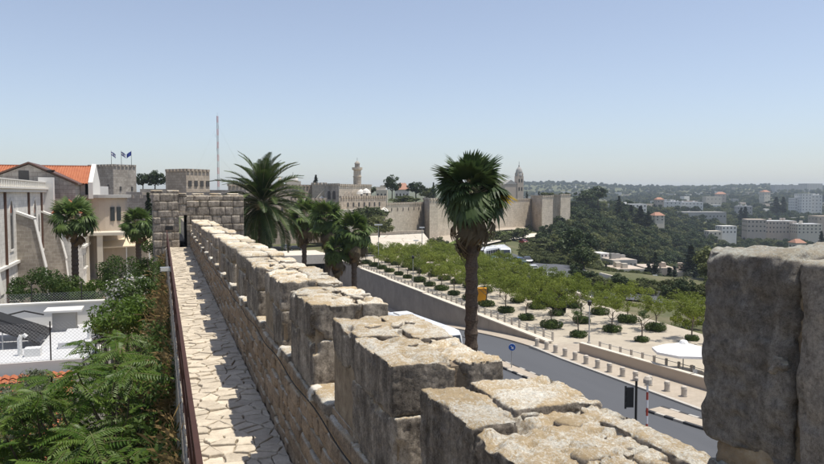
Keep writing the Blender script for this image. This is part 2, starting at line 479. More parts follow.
M['ashlar_citadel'] = ashlar_far('citadel_and_shaded_stone', (0.46, 0.385, 0.30), (0.58, 0.495, 0.395), (0.27, 0.22, 0.17), 1.0, 0.55, (0.2, 0.165, 0.13), soot=0.45)  # also paints the shaded sides of far wall towers
M['ashlar_grey'] = ashlar_far('grey_and_shaded_stone', (0.37, 0.33, 0.285), (0.50, 0.455, 0.395), (0.22, 0.19, 0.165), 1.0, 0.55, soot=0.45)  # also paints shaded tower faces of the citadel and city wall
M['ashlar_church'] = ashlar_far('church_white_stone', (0.70, 0.67, 0.61), (0.76, 0.73, 0.67), (0.6, 0.57, 0.51), 0.8, 0.4, (0.42, 0.40, 0.36), 0.3)
M['ashlar_buttress_shaded'] = ashlar_far('shaded_buttress_stone', (0.34, 0.30, 0.25), (0.46, 0.41, 0.345), (0.5, 0.46, 0.40), 0.7, 0.38, (0.22, 0.19, 0.16), 0.4)  # shade on the buttress faces is put into this brown colour
M['glacis'] = ashlar_far('glacis_stone', (0.60, 0.545, 0.46), (0.68, 0.62, 0.53), (0.40, 0.35, 0.28), 1.3, 0.7, (0.42, 0.36, 0.28), 0.2)
M['trim'] = plain('white_stone_trim', (0.70, 0.67, 0.61), 0.85, var=0.1, scale=1.5)
M['plaster_tan'] = plain('tan_plaster', (0.48, 0.40, 0.315), 0.9, var=0.12, scale=0.8)
M['plaster_cream'] = plain('cream_plaster', (0.60, 0.54, 0.44), 0.9, var=0.12, scale=0.6)
M['plaster_white'] = plain('white_plaster', (0.66, 0.64, 0.60), 0.9, var=0.1, scale=0.6)
M['plaster_grey'] = plain('grey_plaster', (0.38, 0.365, 0.34), 0.9, var=0.12, scale=0.6)
M['plaster_pink'] = plain('pinkish_stone', (0.50, 0.42, 0.345), 0.9, var=0.15, scale=0.5)
M['awning'] = plain('cream_awning', (0.68, 0.57, 0.40), 0.8, var=0.06)
M['roof_grey'] = plain('pale_roof_membrane', (0.56, 0.565, 0.57), 0.7, var=0.12, scale=0.9)
M['glass_dark'] = plain('dark_window_glass', (0.035, 0.04, 0.045), 0.12, var=0.2, spec=0.6)
M['window_dark'] = plain('window_shadowed_opening', (0.07, 0.065, 0.06), 0.6, var=0.2)
M['brown_metal'] = plain('brown_pipe_paint', (0.12, 0.065, 0.045), 0.5, var=0.15)
M['rail'] = plain('rust_red_rail_paint', (0.055, 0.024, 0.017), 0.75, var=0.3, scale=8)
M['dark_metal'] = plain('dark_metal', (0.03, 0.03, 0.03), 0.45, 0.2, var=0.2)
M['grey_metal'] = plain('galvanised_grey_metal', (0.42, 0.43, 0.43), 0.45, 0.5, var=0.1)
M['white_metal'] = plain('white_painted_metal', (0.74, 0.74, 0.72), 0.4, var=0.06)
M['black_rubber'] = plain('black_rubber', (0.02, 0.02, 0.02), 0.7, var=0.2)
M['red_paint'] = plain('red_pole_paint', (0.42, 0.06, 0.04), 0.5, var=0.15)
M['sign_blue'] = plain('sign_blue', (0.02, 0.11, 0.42), 0.4, var=0.05)
M['sign_white'] = plain('sign_white', (0.8, 0.8, 0.8), 0.4, var=0.03)
M['orange'] = plain('orange_kiosk_paint', (0.72, 0.34, 0.02), 0.5, var=0.08)
M['umbrella'] = plain('white_parasol_cloth', (0.84, 0.83, 0.81), 0.8, var=0.04)
M['cloth_blue'] = plain('flag_blue_cloth', (0.03, 0.06, 0.30), 0.8, var=0.1)
M['cloth_white'] = plain('flag_white_cloth', (0.72, 0.72, 0.72), 0.8, var=0.05)
M['bollard'] = plain('bollard_stone', (0.50, 0.45, 0.38), 0.9, var=0.2, scale=5)
M['conc'] = plain('retaining_wall_stone', (0.37, 0.32, 0.265), 0.9, var=0.35, scale=0.5)
M['coping'] = plain('coping_stone', (0.62, 0.56, 0.47), 0.9, var=0.15, scale=1.5)
M['kerb'] = plain('kerb_stone', (0.46, 0.43, 0.38), 0.9, var=0.2, scale=2)
M['kerb_dark'] = plain('kerb_dark_paint', (0.06, 0.06, 0.062), 0.8, var=0.2, scale=2)
def _tile_floor(name, a, b, bw, grout):
    t = NT(name); p = t.pos()
    w = t.n('ShaderNodeTexBrick'); t.l(p, w.inputs['Vector'])
    w.inputs['Scale'].default_value = 1; w.inputs['Brick Width'].default_value = bw; w.inputs['Row Height'].default_value = bw * 0.6
    w.inputs['Mortar Size'].default_value = 0.012
    w.inputs['Color1'].default_value = (*a, 1); w.inputs['Color2'].default_value = (*b, 1); w.inputs['Mortar'].default_value = (*grout, 1)
    n = t.noise(p, 0.35, 6, 0.65)
    c = t.mix(t.math('MULTIPLY', t.ramp(n, [(0.4, 0.0), (0.7, 1.0)]), 0.35), w.outputs['Color'], tuple(x * 0.62 for x in a))
    n2 = t.noise(p, 3.0, 6, 0.7)
    c = t.mix(t.math('MULTIPLY', t.ramp(n2, [(0.5, 0.0), (0.75, 1.0)]), 0.3), c, tuple(x * 0.7 for x in a))
    return t.bsdf(c, 0.9, 0, None, 0.2)
M['plaza'] = _tile_floor('square_paving', (0.44, 0.385, 0.305), (0.48, 0.425, 0.34), 0.8, (0.36, 0.31, 0.24))
M['pave'] = _tile_floor('pavement_slabs', (0.42, 0.36, 0.285), (0.47, 0.405, 0.325), 0.5, (0.36, 0.3, 0.24))
def _asph():
    t = NT('asphalt'); p = t.pos()
    n = t.noise(t.vmul(p, (1.0, 0.08, 1)), 0.9, 5, 0.6); n2 = t.noise(p, 0.35, 5, 0.6); n3 = t.noise(p, 40, 3, 0.7)
    c = t.mix(n, (0.062, 0.066, 0.073), (0.097, 0.101, 0.11))
    c = t.mix(t.math('MULTIPLY', n2, 0.5), c, (0.085, 0.09, 0.1))
    c = t.mix(t.math('MULTIPLY', n3, 0.25), c, (0.16, 0.16, 0.165))
    return t.bsdf(c, 0.8, 0, None, 0.3)
M['asphalt'] = _asph()
M['paint_white'] = plain('road_paint', (0.62, 0.62, 0.60), 0.7, var=0.2, scale=3)
def _terr():
    t = NT('hill_ground'); p = t.pos()
    n = t.noise(p, 0.02, 7, 0.68); n2 = t.noise(p, 0.12, 6, 0.7); n3 = t.noise(p, 1.3, 4, 0.7)
    c = t.mix(t.ramp(n2, [(0.4, 0.0), (0.62, 1.0)]), (0.06, 0.075, 0.028), (0.19, 0.16, 0.10))
    c = t.mix(t.ramp(n, [(0.36, 0.0), (0.56, 1.0)]), c, (0.065, 0.082, 0.028))
    c = t.mix(t.math('MULTIPLY', n3, 0.25), c, (0.30, 0.26, 0.19))
    return t.bsdf(c, 0.95, 0, None, 0.1)
M['terrain'] = _terr()
M['grass'] = _dirt('park_grass', (0.10, 0.15, 0.035), (0.16, 0.20, 0.055), (0.08, 0.11, 0.03), 0.4)
def _tiles(name):
    t = NT(name); p = t.pos()
    n = t.noise(p, 1.2, 5, 0.65); n2 = t.noise(p, 9, 4, 0.7)
    c = t.mix(t.ramp(n, [(0.3, 0.0), (0.7, 1.0)]), (0.36, 0.115, 0.055), (0.50, 0.185, 0.09))
    c = t.mix(t.math('MULTIPLY', n2, 0.3), c, (0.27, 0.12, 0.075))
    return t.bsdf(c, 0.85, 0, None, 0.2)
M['tile'] = _tiles('red_clay_tile')
M['tile_far'] = plain('faded_roof_tile', (0.36, 0.195, 0.135), 0.9, var=0.2, scale=0.5)
def _bark(name, a, b, vs=(6, 6, 2)):
    t = NT(name); p = t.pos()
    n = t.noise(t.vmul(p, vs), 1.5, 6, 0.7)
    c = t.mix(t.ramp(n, [(0.3, 0.0), (0.7, 1.0)]), a, b)
    return t.bsdf(c, 0.95, 0, t.bump(n, 0.8, 0.04), 0.1)
M['bark'] = _bark('grey_bark', (0.10, 0.078, 0.058), (0.22, 0.18, 0.14))
M['palm_bark'] = _bark('palm_trunk_fibre', (0.055, 0.043, 0.034), (0.17, 0.13, 0.10), (5, 5, 9))
M['bark_dark'] = _bark('dark_bark', (0.05, 0.04, 0.03), (0.12, 0.095, 0.07))
M['leaf_plaza'] = leafmat('mesquite_leaf', (0.115, 0.155, 0.016), (0.24, 0.28, 0.045), 0.45, scale=0.5)
M['leaf_yellow'] = leafmat('yellow_green_leaf', (0.15, 0.19, 0.015), (0.28, 0.30, 0.03), 0.45, scale=0.5)
M['leaf_shrub'] = leafmat('clipped_shrub_leaf', (0.045, 0.08, 0.014), (0.105, 0.15, 0.03), 0.3, scale=2)
M['leaf_ail'] = leafmat('ailanthus_leaf', (0.055, 0.115, 0.012), (0.14, 0.21, 0.035), 0.42, 0.45, scale=1.2, spec=0.35)
M['leaf_olive'] = leafmat('olive_leaf', (0.085, 0.105, 0.06), (0.17, 0.19, 0.12), 0.3, scale=1.5)
M['leaf_bright'] = leafmat('bright_bush_leaf', (0.055, 0.10, 0.012), (0.11, 0.17, 0.025), 0.4, scale=1.0)
M['leaf_bush'] = leafmat('bush_leaf', (0.032, 0.066, 0.012), (0.085, 0.13, 0.03), 0.35, scale=1.0)
M['leaf_pine'] = leafmat('pine_needles', (0.022, 0.04, 0.013), (0.062, 0.09, 0.028), 0.2, scale=0.25)
M['leaf_forest'] = leafmat('hill_tree_leaf', (0.04, 0.058, 0.016), (0.17, 0.185, 0.065), 0.25, scale=0.08)
M['leaf_cypress'] = leafmat('cypress_leaf', (0.012, 0.022, 0.009), (0.036, 0.052, 0.02), 0.15, scale=0.4)
M['leaf_palm'] = leafmat('fan_palm_leaf', (0.034, 0.062, 0.018), (0.095, 0.135, 0.042), 0.25, 0.5, scale=1.4, spec=0.3, isl=False)
M['leaf_palm2'] = leafmat('bright_fan_palm_leaf', (0.06, 0.105, 0.02), (0.135, 0.19, 0.05), 0.3, 0.5, scale=1.4, spec=0.3, isl=False)
M['leaf_date'] = leafmat('date_palm_leaf', (0.026, 0.05, 0.012), (0.085, 0.12, 0.03), 0.2, 0.5, scale=1.2, spec=0.3, isl=False)
M['leaf_dead'] = leafmat('dead_palm_leaf', (0.16, 0.10, 0.045), (0.32, 0.22, 0.11), 0.25, 0.7, scale=1.2, isl=False)
M['leaf_dead_dark'] = leafmat('old_hanging_palm_leaf', (0.10, 0.08, 0.048), (0.23, 0.18, 0.105), 0.2, 0.7, scale=1.2, isl=False)
M['leaf_gold'] = leafmat('yellowed_palm_leaf', (0.42, 0.29, 0.03), (0.62, 0.45, 0.05), 0.35, 0.6, scale=1.5, isl=False)
M['twig'] = plain('green_leaf_stalk', (0.12, 0.12, 0.045), 0.6, var=0.2)
M['petiole'] = plain('palm_leaf_stalk', (0.34, 0.28, 0.16), 0.6, var=0.2)
M['dry'] = leafmat('dry_grass_blade', (0.22, 0.145, 0.06), (0.40, 0.29, 0.13), 0.3, 0.8, scale=2)
M['flower'] = leafmat('white_blossom', (0.60, 0.57, 0.53), (0.78, 0.76, 0.72), 0.3, 0.7, scale=3)
M['car_paint_white'] = plain('white_car_paint', (0.78, 0.79, 0.80), 0.25, var=0.02, spec=0.5, coat=0.5)
M['car_paint_silver'] = plain('silver_car_paint', (0.36, 0.37, 0.39), 0.28, 0.5, var=0.03, spec=0.5, coat=0.5)
M['car_paint_blue'] = plain('blue_car_paint', (0.04, 0.10, 0.22), 0.25, var=0.03, spec=0.5, coat=0.5)
M['car_paint_red'] = plain('red_car_paint', (0.32, 0.03, 0.025), 0.25, var=0.03, spec=0.5, coat=0.5)
M['car_paint_dark'] = plain('dark_car_paint', (0.035, 0.037, 0.042), 0.25, var=0.03, spec=0.5, coat=0.5)
M['coach_teal'] = plain('teal_coach_paint', (0.10, 0.36, 0.44), 0.3, var=0.03, spec=0.5, coat=0.4)
M['lamp_glass'] = plain('lamp_cover', (0.75, 0.73, 0.66), 0.3, var=0.03)

# ---------------------------------------------------------------- ground
def kerb_x(y): return 36.3 if y > 60 else 36.3 + (60 - y) * 0.06 + max(0, 45 - y) ** 2 * 0.002
def road_z(y):
    t = min(1, max(0, (y - 60) / 60.0)); t = t * t * (3 - 2 * t)
    return -0.13 - 4.6 * t
def make_terrain():
    dense = np.linspace(-R(48), R(48), 240); rest = np.linspace(R(48), R(312), 60)[1:-1]
    ang = np.concatenate([dense, rest]) + YAW
    rad = np.exp(np.linspace(math.log(3.0), math.log(11000.0), 190))
    A, D = np.meshgrid(ang, rad)
    X, Y = D * np.sin(A), D * np.cos(A)
    x, y = X.ravel(), Y.ravel()
    d = np.hypot(x, y)
    z = hterr(x, y)
    P = np.stack([x, y, 0 * x], 1)
    z = z + fbm(P / 90.0, 3, 4) * np.clip((d - 300) / 400, 0, 1) * 4.0 + fbm(P / 500.0, 5, 4) * np.clip((d - 900) / 1500, 0, 1) * 14.0
    near = (x > -60) & (x < np.where(y > 88, 58 + (y - 88) * 0.226, 57.5) - 8) & (y > -40) & (y < 174)
    z = np.where(near, z - 8.5, z)
    n = len(ang); k = len(rad)
    i, j = np.meshgrid(np.arange(k - 1), np.arange(n), indexing='ij'); i = i.ravel(); j = j.ravel(); j2 = (j + 1) % n
    F = np.stack([i * n + j, i * n + j2, (i + 1) * n + j2, (i + 1) * n + j], 1)[:, ::-1]
    o = link('terrain', mesh_of('terrain', np.stack([x, y, z], 1), F, [M['terrain']], smooth=True))
    tag(o, kind='structure')
make_terrain()

def drape(name, corners, mat, lift=0.35, n=16, label=None):
    """sheet laid over the terrain between four corner points"""
    c = [Vector(p) for p in corners]; V = []; F = []
    for a in range(n + 1):
        for b in range(n + 1):
            s, t = a / n, b / n
            p = (c[0] * (1 - s) + c[1] * s) * (1 - t) + (c[3] * (1 - s) + c[2] * s) * t
            V.append((p.x, p.y, gz(p.x, p.y) + lift))
    for a in range(n):
        for b in range(n):
            F.append((a * (n + 1) + b, (a + 1) * (n + 1) + b, (a + 1) * (n + 1) + b + 1, a * (n + 1) + b + 1))
    o = link(name, mesh_of(name, V, F, [mat])); tag(o, kind='structure')
    return o

# paved square, its edge against the sunken road, pavement, verge, road
sq = [(39.0, 66), (41.9, 64.6), (42.6, 48), (43.6, 34), (46, 18), (56, 24), (57.5, 60), (59, 88), (72.5, 150), (80, 182), (39.0, 182)]
tag(MB().prism(sq, -9.0, 0.0).build('square_paving', [M['plaza']]), kind='structure')
pv = [(kerb_x(y) + 0.35, y) for y in (18, 26, 34, 40, 45, 50, 55, 60, 66)] + [(39.0, 66), (41.9, 64.6), (42.6, 48), (43.6, 34), (46, 18)]
tag(MB().prism(pv, -1.0, -0.004).build('pavement', [M['pave']]), kind='structure')
tag(MB().prism([(2.62, -40), (18, -40), (18, 182), (2.62, 182)], -9.0, -0.05).build('verge', [M['garden']]), kind='structure')
rb = MB(); ys = list(np.linspace(10, 182, 87))
for a, b in zip(ys[:-1], ys[1:]):
    rb.add([(18, a, road_z(a)), (kerb_x(a) + (0.05 if a < 66 else 2.8), a, road_z(a)), (kerb_x(b) + (0.05 if b < 66 else 2.8), b, road_z(b)), (18, b, road_z(b))], [(0, 1, 2, 3)])
tag(rb.build('road', [M['asphalt']]), kind='structure')
kb = MB()
for a, b in zip(ys[:-1], ys[1:]):
    if b > 66.2: continue
    xa, xb = kerb_x(a), kerb_x(b)
    kb.hexa([(xa, a, -0.6), (xa + .35, a, -0.6), (xb + .35, b, -0.6), (xb, b, -0.6), (xa, a, 0.006), (xa + .35, a, 0.006), (xb + .35, b, 0.006), (xb, b, 0.006)])
tag(kb.build('kerb', [M['kerb']]), kind='structure')
fw_ = MB()      # narrow raised strip at the foot of the retaining wall
for a, b in zip(ys[:-1], ys[1:]):
    if a < 66: continue
    fw_.hexa([(36.6, a, road_z(a) - .3), (38.99, a, road_z(a) - .3), (38.99, b, road_z(b) - .3), (36.6, b, road_z(b) - .3),
              (36.6, a, road_z(a) + .14), (38.99, a, road_z(a) + .14), (38.99, b, road_z(b) + .14), (36.6, b, road_z(b) + .14)])
tag(fw_.build('footway', [M['pave']]), kind='structure')
# the nearer carriageway stays level while the farther one dips to the tunnel
tag(MB().prism([(18.05, 8), (29.2, 8), (28.9, 62), (28.2, 96), (18.05, 96)], -8.0, -0.055).build('slip_road', [M['asphalt']]), kind='structure')

# asphalt and lawns beyond the square, paths on the slope below the far wall
drape('road_beyond', [(62.5, 95, 0), (76, 90, 0), (96, 195, 0), (78, 195, 0)], M['asphalt'], 0.25, 20)
drape('lawn', [ground(446, 246), ground(492, 242), ground(512, 233), ground(470, 233)], M['grass'], 0.5)
drape('lawn_strip', [ground(545, 226), ground(560, 224), ground(562, 221), ground(550, 221.5)], M['grass'], 0.5)
drape('path', [ground(480, 243), ground(484, 247), ground(562, 232), ground(560, 230)], M['coping'], 0.7)
drape('rocky_bank', [ground(425, 247), ground(470, 243), ground(500, 232), ground(432, 234)], M['pave'], 0.4)
drape('rocky_slope', [ground(492, 233), ground(528, 231), ground(532, 226), ground(500, 226)], M['pave'], 0.45)
drape('far_lane', [ground(640, 290), ground(702, 303), ground(702, 300), ground(640, 287.5)], M['pave'], 0.4)
drape('lower_lawn', [ground(612, 299), ground(668, 301), ground(672, 290), ground(616, 287)], M['grass'], 0.3)

# inner side of the rampart: garden level of the old city
tag(MB().prism([(-90, -40), (0.28, -40), (0.28, 60), (-3, 200), (-90, 260)], -9.0, 4.0).build('garden_ground', [M['garden']]), kind='structure')

# ---------------------------------------------------------------- rampart: walk, parapet with merlons, railing
XI, XO = 1.60, 2.55                        # inner and outer face of the parapet
def walk_z(y): return 12.4 + 0.0135 * max(0.0, y - 9)
def top_z(y): return 14.73 - 0.006 * max(0.0, y - 8)
def sill_z(y): return max(13.82 - 0.002 * y, walk_z(y) + 1.0)
YEND = 43.6
ramp = thing('rampart_wall', 'crenellated limestone rampart with ochre-lichened merlons along the flagged walk', 'wall', (2.0, 6, 0))
core = MB()
yy = list(np.linspace(-6, YEND, 26))
for a, b in zip(yy[:-1], yy[1:]):
    s0, s1 = sill_z(a) - .03, sill_z(b) - .03
    core.hexa([(XI + .05, a, -1), (XO, a, -1), (XO, b, -1), (XI + .05, b, -1), (XI + .05, a, s0), (XO, a, s0), (XO, b, s1), (XI + .05, b, s1)])
core.build('wall_core', [M['rubble']], ramp, world=True)
fill = MB()
for a, b in zip(yy[:-1], yy[1:]):
    fill.hexa([(.24, a, -1), (XI + .06, a, -1), (XI + .06, b, -1), (.24, b, -1), (.24, a, walk_z(a) - .045), (XI + .06, a, walk_z(a) - .045), (XI + .06, b, walk_z(b) - .045), (.24, b, walk_z(b) - .045)])
walk = fill.build('rampart_walk', [M['joint']]); tag(walk, kind='structure')

# shared unit stones (rough cubes) for the many small blocks
UNIT = []
for k in range(10):
    P, Fq = rough((1, 1, 1), 0.2, 0.04, 0.06, 100 + k, 2.6, 3)
    UNIT.append((P, Fq))
UN = [mesh_of('stone', P, Fq, [M['stone']], smooth=True) for P, Fq in UNIT]
UR = []
for k in range(10):
    P, Fq = rough((1, 1, 1), 0.2, 0.075, 0.12, 150 + k, 2.2, 3); UR.append(mesh_of('stone', P, Fq, [M['rubble']], smooth=True))
def stone_from(unit, name, parent, lo, hi, rr, tilt=0.015):
    c = [(a + b) / 2 for a, b in zip(lo, hi)]; s = [b - a for a, b in zip(lo, hi)]
    o = link(name, rr.choice(unit), loc=c, scale=s, rot=(rr.uniform(-tilt, tilt), rr.uniform(-tilt, tilt), rr.uniform(-tilt, tilt)))
    keep(o, parent)
    return o
def stone_own(name, parent, lo, hi, res, amp, rad, seed, mat, pit=0.0, freq=6.0, rot=(0, 0, 0), oct_=4, chip=0.0):
    c = [(a + b) / 2 for a, b in zip(lo, hi)]; s = [b - a for a, b in zip(lo, hi)]
    P, Fq = rough(s, res, amp, rad, seed, freq, oct_, pit, chip)
    o = link(name, mesh_of(name, P, Fq, [mat], smooth=True), loc=c, rot=rot)
    keep(o, parent)
    return o

# merlons: (near end, far end, top) measured along the walk
MER = [(2.42, 4.40, -0.02), (5.00, 7.17, 0.0), (8.02, 9.55, 0.0), (10.25, 12.25, 0.02), (12.9, 14.75, 0.0), (15.5, 17.2, 0.03)]
rm = random.Random(5); y = 17.95
while y < YEND - 1.0:
    L = rm.uniform(1.55, 2.05); e = min(y + L, YEND - .02); MER.append((y, e, rm.uniform(-.05, .05))); y = e + rm.uniform(.62, .8)
for mi_, (y0, y1, dz) in enumerate(MER):
    zt = top_z(y0) + dz; zs = sill_z((y0 + y1) / 2) - .02
    ym = (y0 + y1) / 2
    mb = MB().box(XI + .06, XO - .05, y0 + .05, y1 - .05, zs - .05, zt - (.07 if mi_ else .3))
    mer = mb.build('merlon', [M['mortar']]); keep(mer, ramp)
    rr = random.Random(31 * mi_ + 3)
    near = mi_ < 5
    if mi_ == 0:      # broken top: slabs of different height, rubble heart
        S = [((XI, 3.55, zt - .52), (XI + .30, y1, zt), .03), ((XI + .02, 2.42, zt - .55), (XI + .42, 3.52, zt - .14), .04),
             ((XI + .36, 3.72, zt - .34), (XO + .02, y1 + .02, zt + .005), .05), ((XI + .78, 2.45, zt - .4), (XO + .02, 3.70, zt - .01), .05),
             ((XI + .40, 2.42, zt - .42), (XI + .80, 3.74, zt - .10), .07),
             ((XI - .01, 2.42, zs - .12), (XI + .36, 3.3, zt - .56), .02), ((XI - .005, 3.32, zs - .12), (XI + .34, y1, zt - .54), .02), ((XI + .37, 3.3, zs - .1), (XO, y1, zt - .36), .02)]
        for k, (lo, hi, pit) in enumerate(S):
            stone_own('stone', mer, lo, hi, .017, .015, .016, 400 + k, M['stone'], pit * 2.4, 12.0, (rr.uniform(-.02, .02), rr.uniform(-.02, .02), rr.uniform(-.02, .02)), 4, .04)
        stone_own('stone', mer, (XI + .03, 2.44, zt - .5), (XO - .01, 4.36, zt - .035), .017, .03, .03, 490, M['stone'], .16, 5.0, (.01, -.012, 0), 5)
        for k in range(22):
            c = Vector((rr.uniform(XI + .3, XO - .1), rr.uniform(2.6, 4.1), zt - .06)); s = rr.uniform(.025, .09)
            P, Fq = rough((s * 2, s * 1.5, s), s * .35, s * .15, s * .35, 700 + k, 9, 2)
            keep(link('stone', mesh_of('stone', P, Fq, [M['stone']], smooth=True), loc=c, rot=(rr.uniform(-.3, .3), rr.uniform(-.3, .3), rr.uniform(0, 3))), mer)
        continue
    hz = [zs - .08, zs + (zt - zs) * rr.uniform(.50, .60), zt]
    for ci in range(2):
        za, zb = hz[ci] + .002, hz[ci + 1] - (.001 if ci == 0 else 0)
        xs = [XI, XI + rr.uniform(.5, .64), XO]
        for xi in range(2):
            nst = 2 if (y1 - y0) > 1.2 else 1
            cut = rr.uniform(.38, .62) * (y1 - y0) + y0
            yb = [y0, cut, y1] if nst == 2 else [y0, y1]
            for a, b in zip(yb[:-1], yb[1:]):
                drop = rr.uniform(0, .05) if (ci == 1 and xi == 1) else rr.uniform(0, .015)
                ins = (.0, .012)[xi] + rr.uniform(0, .006) + ((.075 if ci == 0 else .04) if (xi == 0 and a > y0 and mi_ % 2) else .02 if (xi == 0 and ci == 0) else 0)
                lo = (xs[xi] + (ins if xi == 0 else .007), a + (.006 if a > y0 else rr.uniform(0, .02)), za)
                hi = (xs[xi + 1] - (.007 if xi == 0 else ins), b - .006, zb - (drop if ci == 1 else 0))
                if near:
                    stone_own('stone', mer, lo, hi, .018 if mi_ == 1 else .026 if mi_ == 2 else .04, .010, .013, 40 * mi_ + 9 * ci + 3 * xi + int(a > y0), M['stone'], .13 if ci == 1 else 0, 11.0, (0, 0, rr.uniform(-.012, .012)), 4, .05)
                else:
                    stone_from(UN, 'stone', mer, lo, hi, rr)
    if near:      # loose scabs of old mortar and a pointed-up cleft on the top
        for k in range(5):
            c = Vector((rr.uniform(XI + .25, XO - .2), rr.uniform(y0 + .2, y1 - .2), zt - .01)); s = rr.uniform(.03, .07)
            P, Fq = rough((s * 2.4, s * 1.6, s * .8), s * .4, s * .15, s * .3, 900 + k + 10 * mi_, 9, 2)
            keep(link('stone', mesh_of('stone', P, Fq, [M['stone']], smooth=True), loc=c, rot=(rr.uniform(-.2, .2), rr.uniform(-.2, .2), rr.uniform(0, 3))), mer)

# embrasure sills, their sunlit inner corners put in as pale blocks
gaps = [(a[1], b[0]) for a, b in zip(MER[:-1], MER[1:])]
for k, (a, b) in enumerate(gaps):
    z = sill_z((a + b) / 2)
    stone_own('sill', ramp, (XI - .03, a + .015, z - .13), (XI + .3, b - .015, z + .01), .04 if k < 5 else .08, .02, .03, 1300 + k, M['stone'], .05, 7)
    stone_own('sill', ramp, (XI + .31, a + .015, z - .13), (XO, b - .015, z + .03), .06, .02, .03, 1350 + k, M['stone'], .05, 7)
    if k % 4 == 3: continue
    w = rr.uniform(.08, .14); yo = rr.uniform(.15, .3)
    o = stone_own('lit_lip', ramp, (XI - .06, b - yo, z - rr.uniform(.1, .2)), (XI + .08, b - yo + w, z + .02), .02, .03, .02, 1400 + k, M['white_stone'], 0, 12, (rr.uniform(-.3, .4), rr.uniform(-.2, .2), rr.uniform(-.3, .4)))

# inner face: rubble courses below the merlons, the nearest three hundred stones singly
rr = random.Random(77); facing = []
y = 5.0
rows_done = {}
for course in range(6):
    y = 4.6 + rr.uniform(0, .3)
    while y < YEND - .1:
        L = rr.uniform(.26, .62)
        e = min(y + L, YEND)
        z0 = walk_z(y) - .05; z1 = sill_z(y) - .10
        h = (z1 - z0) / 6
        zz = z0 + course * h + .03 * math.sin(y * 1.7 + course * 2.1)
        facing.append((y, e, zz + .006, zz + h - .006))
        y = e + .012
facing.sort(key=lambda q: q[0])
single = [q for q in facing if q[0] > 5.3][:292]
rest = [q for q in facing if q[0] > single[-1][0]]
single_set = set(single)
for (a, b, z0, z1) in single:
    p = rr.uniform(-.012, .02)
    stone_from(UR, 'stone', ramp, (XI - p, a + .006, z0), (XI + .16, b - .006, z1), rr, .03)
V = []; Fs = []; nb = 0
for (a, b, z0, z1) in rest:
    P, Fq = rr.choice(UNIT)
    p = rr.uniform(-.012, .02)
    V.append(P * np.array([.16 + p, b - a, z1 - z0]) + np.array([XI + .08 - p / 2, (a + b) / 2, (z0 + z1) / 2])); Fs.append(Fq + nb); nb += len(P)
tag(keep(link('facing_stones', mesh_of('facing_stones', np.concatenate(V), np.concatenate(Fs), [M['rubble']], smooth=True)), ramp), kind='stuff')
keep(MB().box(XI + .04, XI + .06, 4.6, YEND, 11.5, 13.6).build('bedding_mortar', [M['mortar']]), ramp)

# cable clipped along the inner face
cb = MB(); pts = []
for k in range(160):
    y = 4.5 + k * (YEND - 4.7) / 159
    ph = (y % 2.6) / 2.6
    pts.append((XI - .045 - .006 * math.sin(y * 2.4), y, sill_z(y) - .17 - .05 * math.sin(math.pi * ph) ** 2))
cb.tube(pts, .008, 5)
tag(cb.build('cable', [M['black_rubber']]), 'thin black cable clipped along the inner face of the rampart', 'cable')

# big merlon beside the viewpoint, one step higher
big = thing('corner_merlon', 'tall grey block of a higher merlon with rough pitted face', 'wall', (2.1, 1.3, 0))
hb = MB().box(XI + .05, XI + .46, -.5, 1.72, 12.0, 15.74)
heart = hb.build('mortar_bed', [M['mortar']]); keep(heart, big)
zt = 16 - .168
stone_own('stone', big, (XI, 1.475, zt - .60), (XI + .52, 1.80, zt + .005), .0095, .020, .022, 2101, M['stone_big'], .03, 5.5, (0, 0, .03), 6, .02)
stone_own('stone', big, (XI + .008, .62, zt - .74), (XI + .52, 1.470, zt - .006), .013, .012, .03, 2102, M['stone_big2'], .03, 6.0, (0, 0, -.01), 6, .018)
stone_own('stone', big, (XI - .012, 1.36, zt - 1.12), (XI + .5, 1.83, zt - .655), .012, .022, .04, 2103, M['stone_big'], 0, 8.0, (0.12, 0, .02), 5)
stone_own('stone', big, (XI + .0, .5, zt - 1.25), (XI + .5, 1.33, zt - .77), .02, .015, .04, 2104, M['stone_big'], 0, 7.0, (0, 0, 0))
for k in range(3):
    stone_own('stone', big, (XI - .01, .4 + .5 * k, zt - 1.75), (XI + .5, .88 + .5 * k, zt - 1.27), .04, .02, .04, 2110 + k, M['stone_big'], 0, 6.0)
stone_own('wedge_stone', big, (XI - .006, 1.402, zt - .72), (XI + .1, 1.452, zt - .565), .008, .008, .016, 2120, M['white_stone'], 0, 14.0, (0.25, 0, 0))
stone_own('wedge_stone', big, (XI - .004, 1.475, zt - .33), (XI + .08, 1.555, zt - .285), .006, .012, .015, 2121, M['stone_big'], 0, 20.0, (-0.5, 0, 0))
mp = stone_own('pointing', big, (XI + .022, 1.30, zt - .80), (XI + .3, 1.78, zt - .56), .012, .012, .02, 2122, M['mortar'], 0, 11.0, (0.18, 0, 0))
stone_own('pointing', big, (XI + .04, 1.44, zt - .62), (XI + .3, 1.49, zt - .05), .012, .010, .02, 2123, M['mortar'], 0, 11.0)
V = fill = None

